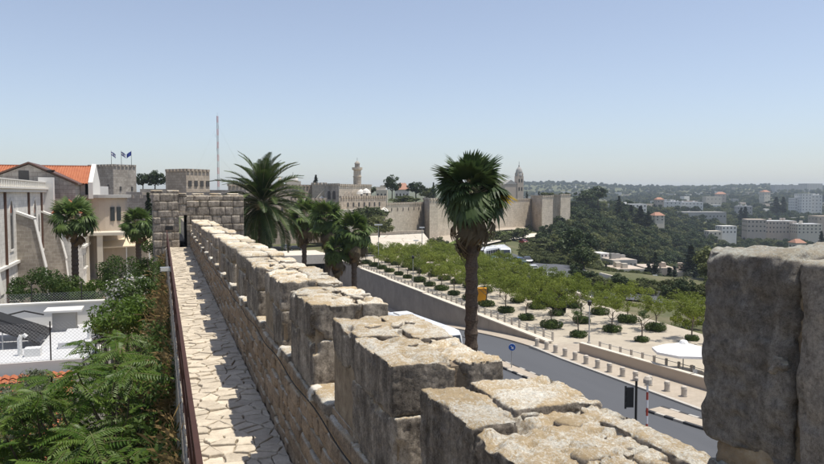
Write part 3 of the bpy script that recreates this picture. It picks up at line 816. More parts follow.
# flagstones of the walk: irregular worn slabs
def clip_half(poly, p, n):
    out = []
    for k in range(len(poly)):
        a, b = poly[k], poly[(k + 1) % len(poly)]
        da, db = (a[0] - p[0]) * n[0] + (a[1] - p[1]) * n[1], (b[0] - p[0]) * n[0] + (b[1] - p[1]) * n[1]
        if da <= 0: out.append(a)
        if da * db < 0:
            t = da / (da - db); out.append((a[0] + (b[0] - a[0]) * t, a[1] + (b[1] - a[1]) * t))
    return out
def flags():
    rr = random.Random(21); pts = []
    y = 8.0; row = 0
    while y < YEND + .2:
        h = rr.uniform(.16, .26); x = .25 + rr.uniform(-.15, .1)
        while x < XI + .1:
            w = rr.uniform(.24, .5); pts.append((x + w / 2 + rr.uniform(-.05, .05), y + rr.uniform(-.11, .11))); x += w
        y += h
    singles = 0; V, F = [], []
    for i, (cx, cy) in enumerate(pts):
        gap_ = rr.uniform(.001, .006)
        poly = [(.27, cy - .6), (XI - .005, cy - .6), (XI - .005, cy + .6), (.27, cy + .6)]
        for j in range(max(0, i - 16), min(len(pts), i + 17)):
            if j == i: continue
            q = pts[j]; dx, dy = q[0] - cx, q[1] - cy; L = math.hypot(dx, dy)
            if L > 1.1 or L < 1e-4: continue
            g = .5 - gap_ / L
            poly = clip_half(poly, (cx + dx * g, cy + dy * g), (dx, dy))
            if len(poly) < 3: break
        if len(poly) < 3: continue
        mx, my = sum(p[0] for p in poly) / len(poly), sum(p[1] for p in poly) / len(poly)
        if my > YEND - .02: continue
        # wander the straight sides a little
        q = []
        for k in range(len(poly)):
            a, b = poly[k], poly[(k + 1) % len(poly)]; q.append(a)
            L_ = math.hypot(b[0] - a[0], b[1] - a[1])
            for t in ((.25, .5, .78) if L_ > .14 else (.5,) if L_ > .06 else ()):
                t += rr.uniform(-.1, .1); f = rr.uniform(.86, 1.02); px, py = a[0] + (b[0] - a[0]) * t, a[1] + (b[1] - a[1]) * t
                q.append((mx + (px - mx) * f, my + (py - my) * f))
        poly = q; n = len(poly)
        tx, ty = rr.uniform(-.05, .05), rr.uniform(-.06, .06); zb = walk_z(my) + rr.uniform(-.018, .014)
        vs = []
        for f, dz in ((1.0, -.08), (.99, -.010), (.93, 0.0)):
            for (px, py) in poly:
                qx, qy = mx + (px - mx) * f, my + (py - my) * f
                vs.append((qx, qy, zb + dz + (qx - mx) * tx + (qy - my) * ty))
        fs = []
        for l in range(2):
            for k in range(n): fs.append((l * n + k, l * n + (k + 1) % n, (l + 1) * n + (k + 1) % n, (l + 1) * n + k))
        fs.append(tuple(range(2 * n, 3 * n)))
        if singles < 296 and my > 8.6:
            singles += 1; c = np.mean(vs, 0); keep(link('flagstone', mesh_of('flagstone', np.array(vs) - c, fs, [M['flag']]), loc=c), walk)
        else:
            b = len(V); V += vs; F += [tuple(b + z for z in f) for f in fs]
    tag(keep(link('farther_flagstones', mesh_of('farther_flagstones', V, F, [M['flag']])), walk), kind='stuff')
flags()

# railing on the open side
rl = thing('walk_railing', 'rust-red steel railing on the open edge of the rampart walk', 'railing', (.30, 8, 12.4))
for h, r_ in ((1.02, .032), (.55, .016), (.12, .02)):
    t = MB(); pts = [(.31, y, walk_z(y) + h) for y in np.linspace(3.5, YEND - .5, 30)]
    if h > 1:
        for a, b in zip(pts[:-1], pts[1:]):
            t.hexa([(a[0] - .03, a[1], a[2] - .05), (a[0] + .03, a[1], a[2] - .05), (b[0] + .03, b[1], b[2] - .05), (b[0] - .03, b[1], b[2] - .05),
                    (a[0] - .03, a[1], a[2]), (a[0] + .03, a[1], a[2]), (b[0] + .03, b[1], b[2]), (b[0] - .03, b[1], b[2])])
    else: t.tube(pts, r_, 6)
    keep(t.build('rail', [M['rail']]), rl)
pm_ = MB().box(-.025, .025, -.025, .025, -.3, 1.0).mesh('post', [M['rail']])
for y in np.arange(4.0, YEND - .4, 2.0): keep(link('post', pm_, loc=(.31, y, walk_z(y))), rl)
t = MB()
for y in np.arange(4.1, YEND - .5, .13):
    z = walk_z(y); t.tube([(.31, y, z + .1), (.31, y, z + 1.0)], .008, 4, cap=False)
tag(keep(t.build('bars', [M['rail']]), rl), kind='stuff')
# floodlight on the railing
fl = thing('floodlight', 'small grey floodlight fixed outside the walk railing', 'floodlight', (.2, 25.5, 13.4))
keep(MB().obox((.12, 25.5, 13.35), (.34, .26, .14), 0).build('housing', [M['grey_metal']]), fl)
keep(MB().obox((.12, 25.365, 13.37), (.30, .01, .10), 0).build('glass', [M['lamp_glass']]), fl)
keep(MB().tube([(.31, 25.5, 13.3), (.2, 25.5, 13.38)], .02).build('bracket', [M['dark_metal']]), fl)

# ---------------------------------------------------------------- gate tower closing the walk
tw = thing('wall_tower', 'square stone tower closing the walk, with a narrow doorway', 'tower', (2.2, 45, 8))
def tower_face(x0, x1, yf, z0, z1, door=None, seed=1, inset=0):
    rr = random.Random(seed); z = z0; k = 0
    while z < z1 - .1:
        h = rr.uniform(.36, .52); zt_ = min(z + h, z1); x = x0 - rr.uniform(0, .3)
        while x < x1 - .05:
            L = rr.uniform(.45, .95); e = min(x + L, x1); a = max(x, x0)
            if e > x1 - .2: e = x1
            segs = [(a, e)]
            if door and z < door[2] - .02:
                segs = []
                if a < door[0]: segs.append((a, min(e, door[0])))
                if e > door[1]: segs.append((max(a, door[1]), e))
            for p, q in segs:
                if q - p > .06: stone_from(UN, 'stone', tw, (p + .008, yf + rr.uniform(-.015, .03), z + .008), (q - .008, yf + .3, zt_ - .008), rr, .006)
            x = e if e < x1 else x1
        z = zt_
zf = walk_z(YEND)
tower_face(-.42, 1.02, YEND + .05, 11.0, 16.05, None, 3)
tower_face(1.42, 4.7, YEND + .0, zf + .9, 15.85, None, 4)
tower_face(1.0, 1.45, YEND + .02, zf + 2.0, 16.0, None, 5)
tc = MB()
tc.box(-.45, .99, YEND + .1, 50, -1, 16.0); tc.box(1.45, 4.7, YEND + .1, 50, -1, 15.82); tc.box(.99, 1.45, YEND + .1, 50, zf + 2.02, 15.95); tc.box(.99, 1.45, YEND + .1, 60, -1, zf - .05)
keep(tc.build('tower_core', [M['ashlar_tower']]), tw)
keep(MB().obox((.45, YEND + .045, zf + 1.0), (.42, .03, .22)).build('plaque', [M['dark_metal']]), tw)
keep(MB().box(.93, 1.5, YEND - .02, YEND + .45, zf + 1.86, zf + 2.02).build('lintel', [M['stone']]), tw)
for x in (-.2, .7, 2.1, 3.1, 4.1):
    keep(stone_from(UN, 'stone', tw, (x - .33, YEND + .12, 15.98 if x < 1 else 15.8), (x + .33, YEND + .7, (16.16 if x < 1 else 15.98)), rnd), tw)
# low parapet continuing past the doorway, in full light
tag(MB().box(1.5, 1.9, 50, 60, 12.0, 14.0).build('parapet_beyond', [M['ashlar_wall']]), 'sunlit low parapet seen through the tower doorway', 'wall')

# ---------------------------------------------------------------- buildings inside the wall
def arch_pts(w, h, n=8, pointed=True):
    """outline of a pointed-arch opening, in (s, z), standing on z = 0"""
    sp = h - w * (0.9 if pointed else 0.5); pts = [(-w / 2, 0), (w / 2, 0), (w / 2, sp)]
    for k in range(1, n):
        t = k / n
        if pointed: a = t * math.acos(0.5) ; pts.append((-w / 2 + w * math.cos(a), sp + w * math.sin(a))) if k < n else None
        else: a = t * math.pi; pts.append((w / 2 * math.cos(a), sp + w / 2 * math.sin(a)))
    if pointed:
        right = pts[3:]; pts = pts[:3] + right + [(0, sp + w * math.sin(math.acos(0.5)))] + [(-x, z) for x, z in right[::-1]]
    pts.append((-w / 2, sp))
    return pts
def wall_x_opening(name, parent, x, y, z, w, h, mat, depth=.25, pointed=True, frame=None):
    """arched window set in a wall whose face looks along +X at x"""
    p = arch_pts(w, h, 6, pointed)
    o = keep(MB().extr([(0, s, q) for s, q in p], (x - .1, y, z), (x + .02, y, z)).build(name, [mat]), parent)
    if frame:
        fr = MB(); big = [(s * (1 + .34 / w), q * (1 + .2 / h) if q > 0 else -.18) for s, q in p]
        n = len(p)
        va = [(x + .09, y + s, z + q) for s, q in p] + [(x + .09, y + s, z + q) for s, q in big] + [(x - .02, y + s, z + q) for s, q in p] + [(x - .02, y + s, z + q) for s, q in big]
        fs = []
        for k in range(n):
            l = (k + 1) % n
            fs += [(k, l, n + l, n + k), (n + k, n + l, 3 * n + l, 3 * n + k), (k, 2 * n + k, 2 * n + l, l)]
        fr.add(va, fs); keep(fr.build('frame', [frame]), o)
    return o
ch = thing('church', 'long white stone church with pointed windows and sloping buttresses', 'church', (-17, 80, 4))
X0 = -14.0
keep(MB().box(-24, X0, 52, 103, 2, 16.1).build('wall', [M['ashlar_church']]), ch)
cn = MB(); cn.box(-24.2, X0 + .35, 51.8, 103.2, 16.1, 16.45); cn.box(-24.1, X0 + .55, 51.7, 103.3, 16.45, 16.62); cn.box(-24, X0 + .12, 52, 103.05, 16.62, 17.3); cn.box(-24, X0 + .28, 51.9, 103.1, 17.3, 17.42)
keep(cn.build('cornice', [M['trim']]), ch)
for k, y in enumerate(np.arange(52.6, 103, 1.1)):
    keep(MB().box(X0 + .12, X0 + .26, y, y + .28, 16.66, 17.26).build('dentil', [M['trim']]), ch)
keep(MB().box(X0, X0 + .28, 52, 103, 8.85, 9.12).build('string_course', [M['trim']]), ch)
for y in (58.0, 68.0, 79.9, 94.0):
    wall_x_opening('window', ch, X0, y, 10.4, 1.7, 5.0, M['glass_dark'], frame=M['trim'])
    wall_x_opening('window', ch, X0, y + .2, 4.2, 1.7, 3.4, M['glass_dark'], frame=M['trim'])
for y in (97.2, 100.2): wall_x_opening('window', ch, X0, y, 11.3, .7, 2.2, M['glass_dark'])
for y in (63, 76.7, 89.6, 98.8):
    keep(MB().box(X0 + .02, X0 + .22, y, y + .2, 4, 16.08).build('downpipe', [M['brown_metal']]), ch)
def buttress(y, zt, x1, xb, zmid, th=1.1):
    prof = [(X0 - .05, 2), (xb + .45, 2), (xb, zmid), (x1, zt - .7), (X0 - .05, zt)]
    b = keep(MB().extr([(x, 0, z) for x, z in prof], (0, y, 0), (0, y + th, 0)).build('buttress', [M['ashlar_buttress_shaded']]), ch)
    cp = MB()
    for (xa, za), (xe, ze) in ((prof[4], prof[3]), (prof[3], prof[2]), (prof[2], prof[1])):
        cp.extr([(xa, 0, za + .02), (xe + .05, 0, ze + .02), (xe + .12, 0, ze + .24), (xa + .02, 0, za + .26)], (0, y - .12, 0), (0, y + th + .12, 0))
    keep(cp.build('coping', [M['trim']]), b)
buttress(61.0, 14.2, X0 + 1.6, X0 + 2.4, 8.0); buttress(82.6, 13.9, X0 + 1.6, X0 + 2.5, 8.0); buttress(98.9, 13.6, X0 + 1.5, X0 + 2.6, 7.5)
keep(MB().box(-14.6, -12.9, 101.5, 102.9, 9, 18.0).build('pier', [M['plaster_white']]), ch)

# gabled hall behind the church
gh = thing('gabled_hall', 'gabled stone hall with red tiled roof behind the white church', 'building', (-16, 110, 4))
gy = 104.0
keep(MB().extr([(-23.5, 0, 2), (-10.6, 0, 2), (-10.6, 0, 17.2), (-16.0, 0, 19.7), (-23.5, 0, 16.6)], (0, gy, 0), (0, gy + 9, 0)).build('gable', [M['ashlar_grey']]), gh)
rf = MB()
for (xa, za), (xb, zb) in (((-10.2, 17.1), (-16.0, 19.82)), ((-16.0, 19.82), (-23.9, 16.5))):
    rf.extr([(xa, 0, za), (xb, 0, zb), (xb, 0, zb + .22), (xa, 0, za + .22)], (0, gy - .35, 0), (0, gy + 9, 0))
keep(rf.build('gable_coping', [M['brown_metal']]), gh)
def hatch(m, a, b, c, d, n, mat=0, h=.10):
    """tile ridges laid down a roof slope a-b (eave) to d-c (ridge)"""
    a, b, c, d = map(Vector, (a, b, c, d)); nr = (b - a).cross(d - a).normalized()
    if nr.z < 0: nr = -nr
    for k in range(n):
        t0, t1 = (k + .15) / n, (k + .75) / n
        p = [a.lerp(b, t0), a.lerp(b, t1), d.lerp(c, t1), d.lerp(c, t0)]
        m.hexa(p + [q + nr * h for q in p], mat)
def gable_roof_x(name, par, x0, x1, y0, y1, ze, zr, n):
    """roof with its ridge along X"""
    ym = (y0 + y1) / 2; m = MB()
    m.extr([(0, y0, ze), (0, y1, ze), (0, ym, zr)], (x0, 0, 0), (x1, 0, 0))
    hatch(m, (x0, y0, ze), (x1, y0, ze), (x1, ym, zr), (x0, ym, zr), n)
    m.box(x0, x1, ym - .15, ym + .15, zr - .05, zr + .16)
    return keep(m.build(name, [M['tile']]), par)
gable_roof_x('roof', gh, -40, -9.6, 110, 122, 17.3, 19.9, 90)
keep(MB().box(-40, -10, 110.6, 121.4, 2, 17.35).build('wall', [M['ashlar_church']]), gh)
keep(MB().extr([(0, 109.6, 15.2), (0, 122.4, 15.2), (0, 122.4, 17.5), (0, 116, 20.3), (0, 109.6, 17.5)], (-9.5, 0, 0), (-8.9, 0, 0)).build('parapet_gable', [M['trim']]), gh)
keep(MB().box(-17.2, -16.0, gy - .06, gy + .1, 17.6, 18.9).build('window', [M['window_dark']]), gh)
keep(MB().lathe([(.05, 0), (.35, .15), (.55, .4)], 12, (-13.4, 103.8, 18.6)).build('dish', [M['dark_metal']]), gh)
for x in (-12.6, -11.2): keep(MB().box(x - .4, x + .4, 110.5, 110.7, 15.6, 16.9).build('window', [M['window_dark']]), gh)

# annexe with hipped red roof
an = thing('annexe', 'low white annexe with hipped red roof against the church', 'building', (-11, 100, 4))
keep(MB().box(-12.9, -9.6, 100.8, 109, 2, 13.4).build('wall', [M['ashlar_church']]), an)
h = MB(); h.add([(-13.1, 100.4, 13.4), (-9.3, 100.4, 13.4), (-9.3, 109, 13.4), (-13.1, 109, 13.4), (-11.4, 102.6, 15.1), (-11.4, 107, 15.1)], [(0, 1, 4), (1, 2, 5, 4), (2, 3, 5), (3, 0, 4, 5), (3, 2, 1, 0)])
hatch(h, (-13.1, 100.4, 13.4), (-9.3, 100.4, 13.4), (-11.35, 102.6, 15.1), (-11.45, 102.6, 15.1), 13); hatch(h, (-9.3, 100.4, 13.4), (-9.3, 109, 13.4), (-11.4, 107, 15.1), (-11.4, 102.6, 15.1), 26)
keep(h.build('roof', [M['tile']]), an)
for z in (6.2, 10.2):
    for y in (101.6, 104.0, 106.4):
        w = keep(MB().box(-9.62, -9.57, y, y + 1.1, z, z + 1.7).build('window', [M['glass_dark']]), an)
        keep(MB().box(-9.6, -9.35, y - .15, y + 1.25, z - .16, z).build('sill', [M['trim']]), w)
keep(MB().box(-9.6, -9.3, 100.7, 109, 8.9, 9.2).build('string_course', [M['trim']]), an)

# round-fronted tan house with roof slab, porch and awning
th = thing('tan_house', 'tan plastered house with rounded corner, roof slab and pillared porch', 'building', (-9, 113, 4))
hp = [(-13, 124), (-13, 112)] + [(-8.2 + 3.2 * math.cos(a), 113.2 + 3.0 * math.sin(a)) for a in np.linspace(-2.6, 0.2, 12)] + [(-5.0, 124)]
keep(MB().prism(hp, 2, 15.3).build('wall', [M['plaster_tan']]), th)
hs = [(-13.4, 124), (-13.4, 111.2)] + [(-8.2 + 3.8 * math.cos(a), 113.2 + 3.6 * math.sin(a)) for a in np.linspace(-2.6, 0.2, 12)] + [(-4.4, 124)]
keep(MB().prism(hs, 15.3, 15.75).build('roof_slab', [M['plaster_grey']]), th)
keep(MB().box(-13.5, -4.6, 105.6, 111, 10.2, 10.6).build('porch_slab', [M['plaster_cream']]), th)
for x in (-13.1, -9.6, -7.9): keep(MB().box(x - .35, x + .35, 105.8, 106.5, 3.9, 10.2).build('pillar', [M['plaster_cream']]), th)
keep(MB().box(-13, -8.4, 110.8, 111.2, 3.9, 10.2).build('porch_wall', [M['plaster_tan']]), th)
for (x, z) in ((-6.55, 12.0), (-5.75, 12.0)):
    keep(MB().obox((x, 110.75 if x < -6 else 111.35, z), (.6, .5, 2.0), .35).build('window', [M['glass_dark']]), th)
keep(MB().obox((-11.6, 110.2, 12.9), (1.3, .6, 1.6)).build('arched_window', [M['window_dark']]), th)
aw = thing('awning_court', 'cream awning roof over a courtyard wall beside the tan house', 'awning', (-4, 112, 4))
keep(MB().add([(-8.2, 107, 8.5), (-1.4, 107, 8.7), (-1.2, 116, 10.2), (-7.8, 116, 10.2), (-8.2, 107, 8.35), (-1.4, 107, 8.55), (-1.2, 116, 10.05), (-7.8, 116, 10.05)], [(0, 1, 2, 3), (7, 6, 5, 4), (0, 4, 5, 1), (1, 5, 6, 2), (2, 6, 7, 3), (3, 7, 4, 0)]).build('canopy', [M['awning']]), aw)
keep(MB().box(-8, -.8, 115.9, 116.3, 3.9, 10.0).build('back_wall', [M['plaster_cream']]), aw)
for x in (-8.0, -4.6, -1.6): keep(MB().tube([(x, 107.3, 4), (x, 107.3, 8.5)], .07).build('post', [M['white_metal']]), aw)
cy = MB().box(-15, -.6, 92, 116, 3.9, 4.03).build('courtyard_paving', [M['pave']]); tag(cy, kind='structure')
tag(MB().box(-11.5, -5.0, 91.0, 91.4, 3.9, 5.3).build('courtyard_wall', [M['plaster_cream']]), 'low cream wall in front of the parked silver car', 'wall')

# flat white roof with solar collector, air conditioners, vents and fence
wr = thing('white_roof_house', 'house with flat white roof and low parapet below the rampart', 'building', (-6, 40, 4))
zr = 8.1
pA, pB = on(-60, 362, zr), on(106, 362, zr)
yA = 36.2; yB = 47.0; xr = -2.9
keep(MB().box(-18, xr, yA, yB, 3, zr).build('wall', [M['plaster_white']]), wr)
keep(MB().box(-18, xr - .3, yA + .3, yB - .3, zr, zr + .03).build('roof_membrane', [M['roof_grey']]), wr)
pp = MB(); pp.box(-18, xr, yB - .3, yB, zr + .03, zr + 1.35); pp.box(-18, xr, yA, yA + .25, zr + .002, zr + .18); pp.box(xr - .28, xr, yA + .25, yB - .3, zr + .002, zr + .35)
keep(pp.build('parapet', [M['plaster_white']]), wr)
keep(MB().box(-18.1, xr + .06, yB - .4, yB + .1, zr + 1.35, zr + 1.43).build('coping', [M['trim']]), wr)
cbx = keep(MB().box(-5.9, -4.7, 44.6, 45.6, zr + .03, zr + 1.15).build('stair_hatch', [M['plaster_grey']]), wr)
keep(MB().box(-6.3, -4.35, 44.3, 45.9, zr + 1.15, zr + 1.26).build('hatch_lid', [M['plaster_white']]), cbx)
keep(MB().box(-5.0, -2.7, 39.5, 43.6, zr + .03, zr + .34).build('skylight_bed', [M['roof_grey']]), wr)
sp_ = thing('solar_collector', 'black solar water collector tilted on the white roof', 'solar panel', (-8.2, 41.5, zr + .03))
def tilt_panel(x0, x1, y0, y1, z0, z1, name, mat, par, th=.09):
    return keep(MB().add([(x0, y0, z1), (x1, y0, z0), (x1, y1, z0), (x0, y1, z1), (x0, y0, z1 - th), (x1, y0, z0 - th), (x1, y1, z0 - th), (x0, y1, z1 - th)],
                [(0, 1, 2, 3), (7, 6, 5, 4), (0, 4, 5, 1), (1, 5, 6, 2), (2, 6, 7, 3), (3, 7, 4, 0)]).build(name, [mat]), par)
for y in (40.2, 42.4):
    pnl = tilt_panel(-9.4, -5.9, y, y + 2.0, zr + .3, zr + 1.75, 'panel', M['dark_metal'], sp_)
    tilt_panel(-9.3, -6.0, y + .1, y + 1.9, zr + .34, zr + 1.745, 'glazing', M['black_rubber'], pnl, .03)
for x, h_ in ((-9.3, 1.6), (-7.6, .95)):
    for y in (40.3, 44.2): keep(MB().tube([(x, y, zr), (x, y, zr + h_)], .03).build('leg', [M['grey_metal']]), sp_)
keep(MB().tube([(-9.2, 44.6, zr + .9), (-7.4, 45.3, zr + 1.2), (-6.4, 45.2, zr + .95)], .05).build('hose', [M['black_rubber']]), sp_)
tk = thing('water_tank', 'white cylindrical water tank above the solar collector', 'tank', (-9.7, 42, zr))
keep(MB().tube([(-9.8, 40.6, zr + 1.95), (-9.8, 40.75, zr + 1.95), (-9.8, 43.0, zr + 1.95), (-9.8, 43.15, zr + 1.95)], [.2, .3, .3, .2], 14).build('drum', [M['white_metal']], smooth=False), tk)
for y in (41, 42.8): keep(MB().tube([(-9.8, y, zr), (-9.8, y, zr + 1.7)], .035).build('leg', [M['grey_metal']]), tk)
def ac_unit(x, y, label):
    a = thing('air_conditioner', label, 'air conditioner', (x, y, zr + .03))
    MB().box(-.45, .45, -.17, .17, .12, .78).build('casing', [M['white_metal']], a)
    g = MB(); g.lathe([(.25, -.005), (.25, .005)], 18); o = g.build('fan_grille', [M['dark_metal']], a); o.location = (-.12, -.178, .45); o.rotation_euler = (R(90), 0, 0)
    h_ = MB().lathe([(.07, -.01), (.07, .012)], 12).build('fan_hub', [M['white_metal']], o)
    b = MB().box(.26, .40, -.176, -.17, .36, .55).build('badge', [M['sign_blue']], a)
    for s in (-.32, .32): MB().box(s - .05, s + .05, -.19, .19, 0, .12).build('foot', [M['black_rubber']], a)
    return a
ac_unit(-8.15, 37.9, 'white air conditioner with round fan and blue badge on the white roof')
ac_unit(-9.4, 37.9, 'white air conditioner at the roof edge beside the blue-badged one')
for (x, y, lab) in ((-6.55, 38.6, 'white elbow vent pipe standing beside the air conditioner'), (-3.6, 40.2, 'white elbow vent pipe on the grey roof bed')):
    tag(MB().tube([(x, y, zr), (x, y, zr + .85), (x + .06, y, zr + .98), (x + .2, y, zr + 1.02), (x + .3, y, zr + .92)], .11, 10).build('vent_pipe', [M['white_metal']]), lab, 'pipe')
tag(MB().box(-6.3, -5.6, 38.1, 38.7, zr + .03, zr + .42).build('roof_box', [M['white_metal']]), 'low white box on the roof near the vent pipe', 'box')
# chain-link fence round the roof
fe = thing('roof_fence', 'chain-link fence on black posts round the white roof', 'fence', (xr, 40, zr))
fpts = [(-9.8, yA + .1), (-7.4, yA + .1), (-4.9, yA + .1), (xr - .1, yA + .1), (xr - .1, 39.6), (xr - .1, 43.2), (xr - .1, yB - .1), (-4.6, yB + .2), (-7.3, yB + .2), (-10.5, yB + .2)]
for (x, y) in fpts: keep(MB().tube([(x, y, zr), (x, y, zr + 2.0 + (.5 if y > 46 else 0))], .035).build('post', [M['dark_metal']]), fe)
wm = MB()
for (a, b) in zip(fpts[:-1], fpts[1:]):
    L = math.hypot(b[0] - a[0], b[1] - a[1]); n = int(L / .16)
    for k in range(-12, n):
        for s in (1, -1):
            k0, k1 = k, k + 12
            t0, t1 = max(0, k0 / n), min(1, k1 / n)
            if t1 <= t0: continue
            f0, f1 = (t0 * n - k0) / 12, (t1 * n - k0) / 12
            z0_, z1_ = (f0, f1) if s > 0 else (1 - f0, 1 - f1)
            p = Vector((a[0] + (b[0] - a[0]) * t0, a[1] + (b[1] - a[1]) * t0, zr + .05 + 1.9 * z0_)); q = Vector((a[0] + (b[0] - a[0]) * t1, a[1] + (b[1] - a[1]) * t1, zr + .05 + 1.9 * z1_))
            wm.tube([p, q], .0045, 3, cap=False)
tag(keep(wm.build('wire_mesh', [M['grey_metal']]), fe), kind='stuff')

# red pantile roof in front
tr = thing('red_tile_roof', 'red pantile roof slope below the air conditioners', 'roof', (-7, 33, 4))
keep(MB().box(-18, -3.6, 29.0, 35.6, 3, 6.3).build('wall', [M['plaster_cream']]), tr)
A_, B_, C_, D_ = Vector((-18, 28.6, 6.1)), Vector((-3.3, 28.6, 6.1)), Vector((-3.9, 35.6, 7.75)), Vector((-18, 35.6, 7.75))
keep(MB().hexa([A_, B_, C_, D_] + [p + Vector((0, 0, .08)) for p in (A_, B_, C_, D_)]).build('roof_deck', [M['tile']]), tr)
tl = MB(); nrow, ncol = 16, 44
for r_ in range(nrow):
    for c_ in range(ncol):
        t0, t1 = r_ / nrow, (r_ + 1.12) / nrow; s0 = c_ / ncol
        p0 = A_.lerp(D_, t0).lerp(B_.lerp(C_, t0), s0); p1 = A_.lerp(D_, min(1, t1)).lerp(B_.lerp(C_, min(1, t1)), s0)
        w = 14.4 / ncol
        jz = rnd.uniform(-.012, .012)
        prof = [(0, .08), (.08 * w / .33, .15), (.17 * w / .33, .17), (.25 * w / .33, .12), (w, .085)]
        a = [(p0.x + x, p0.y, p0.z + z + .055 + jz) for x, z in prof]; b = [(p1.x + x, p1.y, p1.z + z + jz) for x, z in prof]
        n = len(prof); tl.add(a + b, [(k, k + 1, n + k + 1, n + k) for k in range(n - 1)] + [tuple(range(n))])
        tl.add([(q[0], q[1], q[2]) for q in a] + [(q[0], q[1], q[2] - .05) for q in a], [(k, n + k, n + k + 1, k + 1) for k in range(n - 1)])
tag(keep(tl.build('tiles', [M['tile']]), tr), kind='stuff')

# ---------------------------------------------------------------- towers and roofs beyond the tower
def crenels(m, p0, p1, z, h=.9, w=1.0, gap=.7, th=.6, mat=0):
    p0, p1 = Vector((p0[0], p0[1], 0)), Vector((p1[0], p1[1], 0)); L = (p1 - p0).length; d = (p1 - p0) / L
    n = max(1, int((L + gap) / (w + gap))); step = L / n
    yaw = math.atan2(d.y, d.x)
    for k in range(n):
        c = p0 + d * (step * (k + .5)); m.obox((c.x, c.y, z), (step * w / (w + gap), th, h), yaw, mat)
def tower_at(name, u0, uc, u1, vt, vb, d, mat, label, depth=9.0, cren=True, skew=0.0):
    """square tower whose corner edge shows at uc"""
    a, c, b = at(u0, vt, d + abs(skew)), at(uc, vt, d), at(u1, vt, d + 6)
    zt, zb = c.z, at(uc, vb, d).z - 4
    b2 = a + (b - c)
    poly = [(a.x, a.y), (c.x, c.y), (b.x, b.y), (b2.x, b2.y)]
    e = thing(name, label, 'tower', (c.x, c.y, zb))
    keep(MB().prism(poly, zb, zt).build('wall', [mat]), e)
    if cren:
        m = MB()
        for p, q in zip(poly, poly[1:] + poly[:1]): crenels(m, p, q, zt, .5, .8, .4, .5)
        tag(keep(m.build('battlement', [mat]), e), kind='stuff')
    return e, a, c, b, zt
def slits(e, p, q, z, n, w=.5, h=1.1, mat=None):
    p = Vector(p); q = Vector(q); d = (q - p); yaw = math.atan2(d.y, d.x)
    for k in range(n):
        c = p.lerp(q, (k + .6) / n); keep(MB().obox((c.x, c.y, z), (w, .3, h), yaw).build('window', [mat or M['window_dark']]), e)
e, a, c, b, zt = tower_at('flag_tower', 88, 113, 136, 166, 197, 190, M['ashlar_grey'], 'grey crenellated tower carrying three flags', skew=5)
slits(e, a, c, zt - 6, 2); slits(e, c, b, zt - 6.5, 2); slits(e, c, b, zt - 9.5, 2, .5, 1.4)
for k, (u, lab, col) in enumerate(((111.5, 'white flag with blue stripes on the pole at the tower corner', 'w'), (121.5, 'white flag with blue stripes on the middle pole of the tower', 'w'), (131.5, 'blue flag on a pole on the tower', 'b'))):
    p = at(u, 166, 194)
    f = thing('flag', lab, 'flag', (p.x, p.y, zt - .3))
    MB().tube([(0, 0, 0), (0, 0, 4.6)], [.07, .045]).build('pole', [M['dark_metal']], f)
    V = []; F = []; mi = []
    nx, nz = 8, 10
    for i in range(nx + 1):
        for j in range(nz + 1):
            s = i / nx; x = (1.25 if k < 2 else -1.3) * s * .9; V.append((x, .14 * math.sin(5 * s + k), 4.45 - 1.15 * j / nz - .85 * s * (.6 + .4 * s)))
    for i in range(nx):
        for j in range(nz):
            F.append((i * (nz + 1) + j, (i + 1) * (nz + 1) + j, (i + 1) * (nz + 1) + j + 1, i * (nz + 1) + j + 1))
            blue = col == 'b' or j in (1, 2, 7, 8) or (j in (4, 5) and i in (3, 4))
            mi.append(1 if blue else 0)
    link('cloth', mesh_of('cloth', V, F, [M['cloth_white'], M['cloth_blue']], mi), f)
e, a, c, b, zt = tower_at('square_tower', 165.5, 186, 209.5, 171, 197, 150, M['ashlar_citadel'], 'square stone tower with dark openings in front of the mast', skew=4)
slits(e, c, b, zt - 3.2, 4, .9, 1.2)
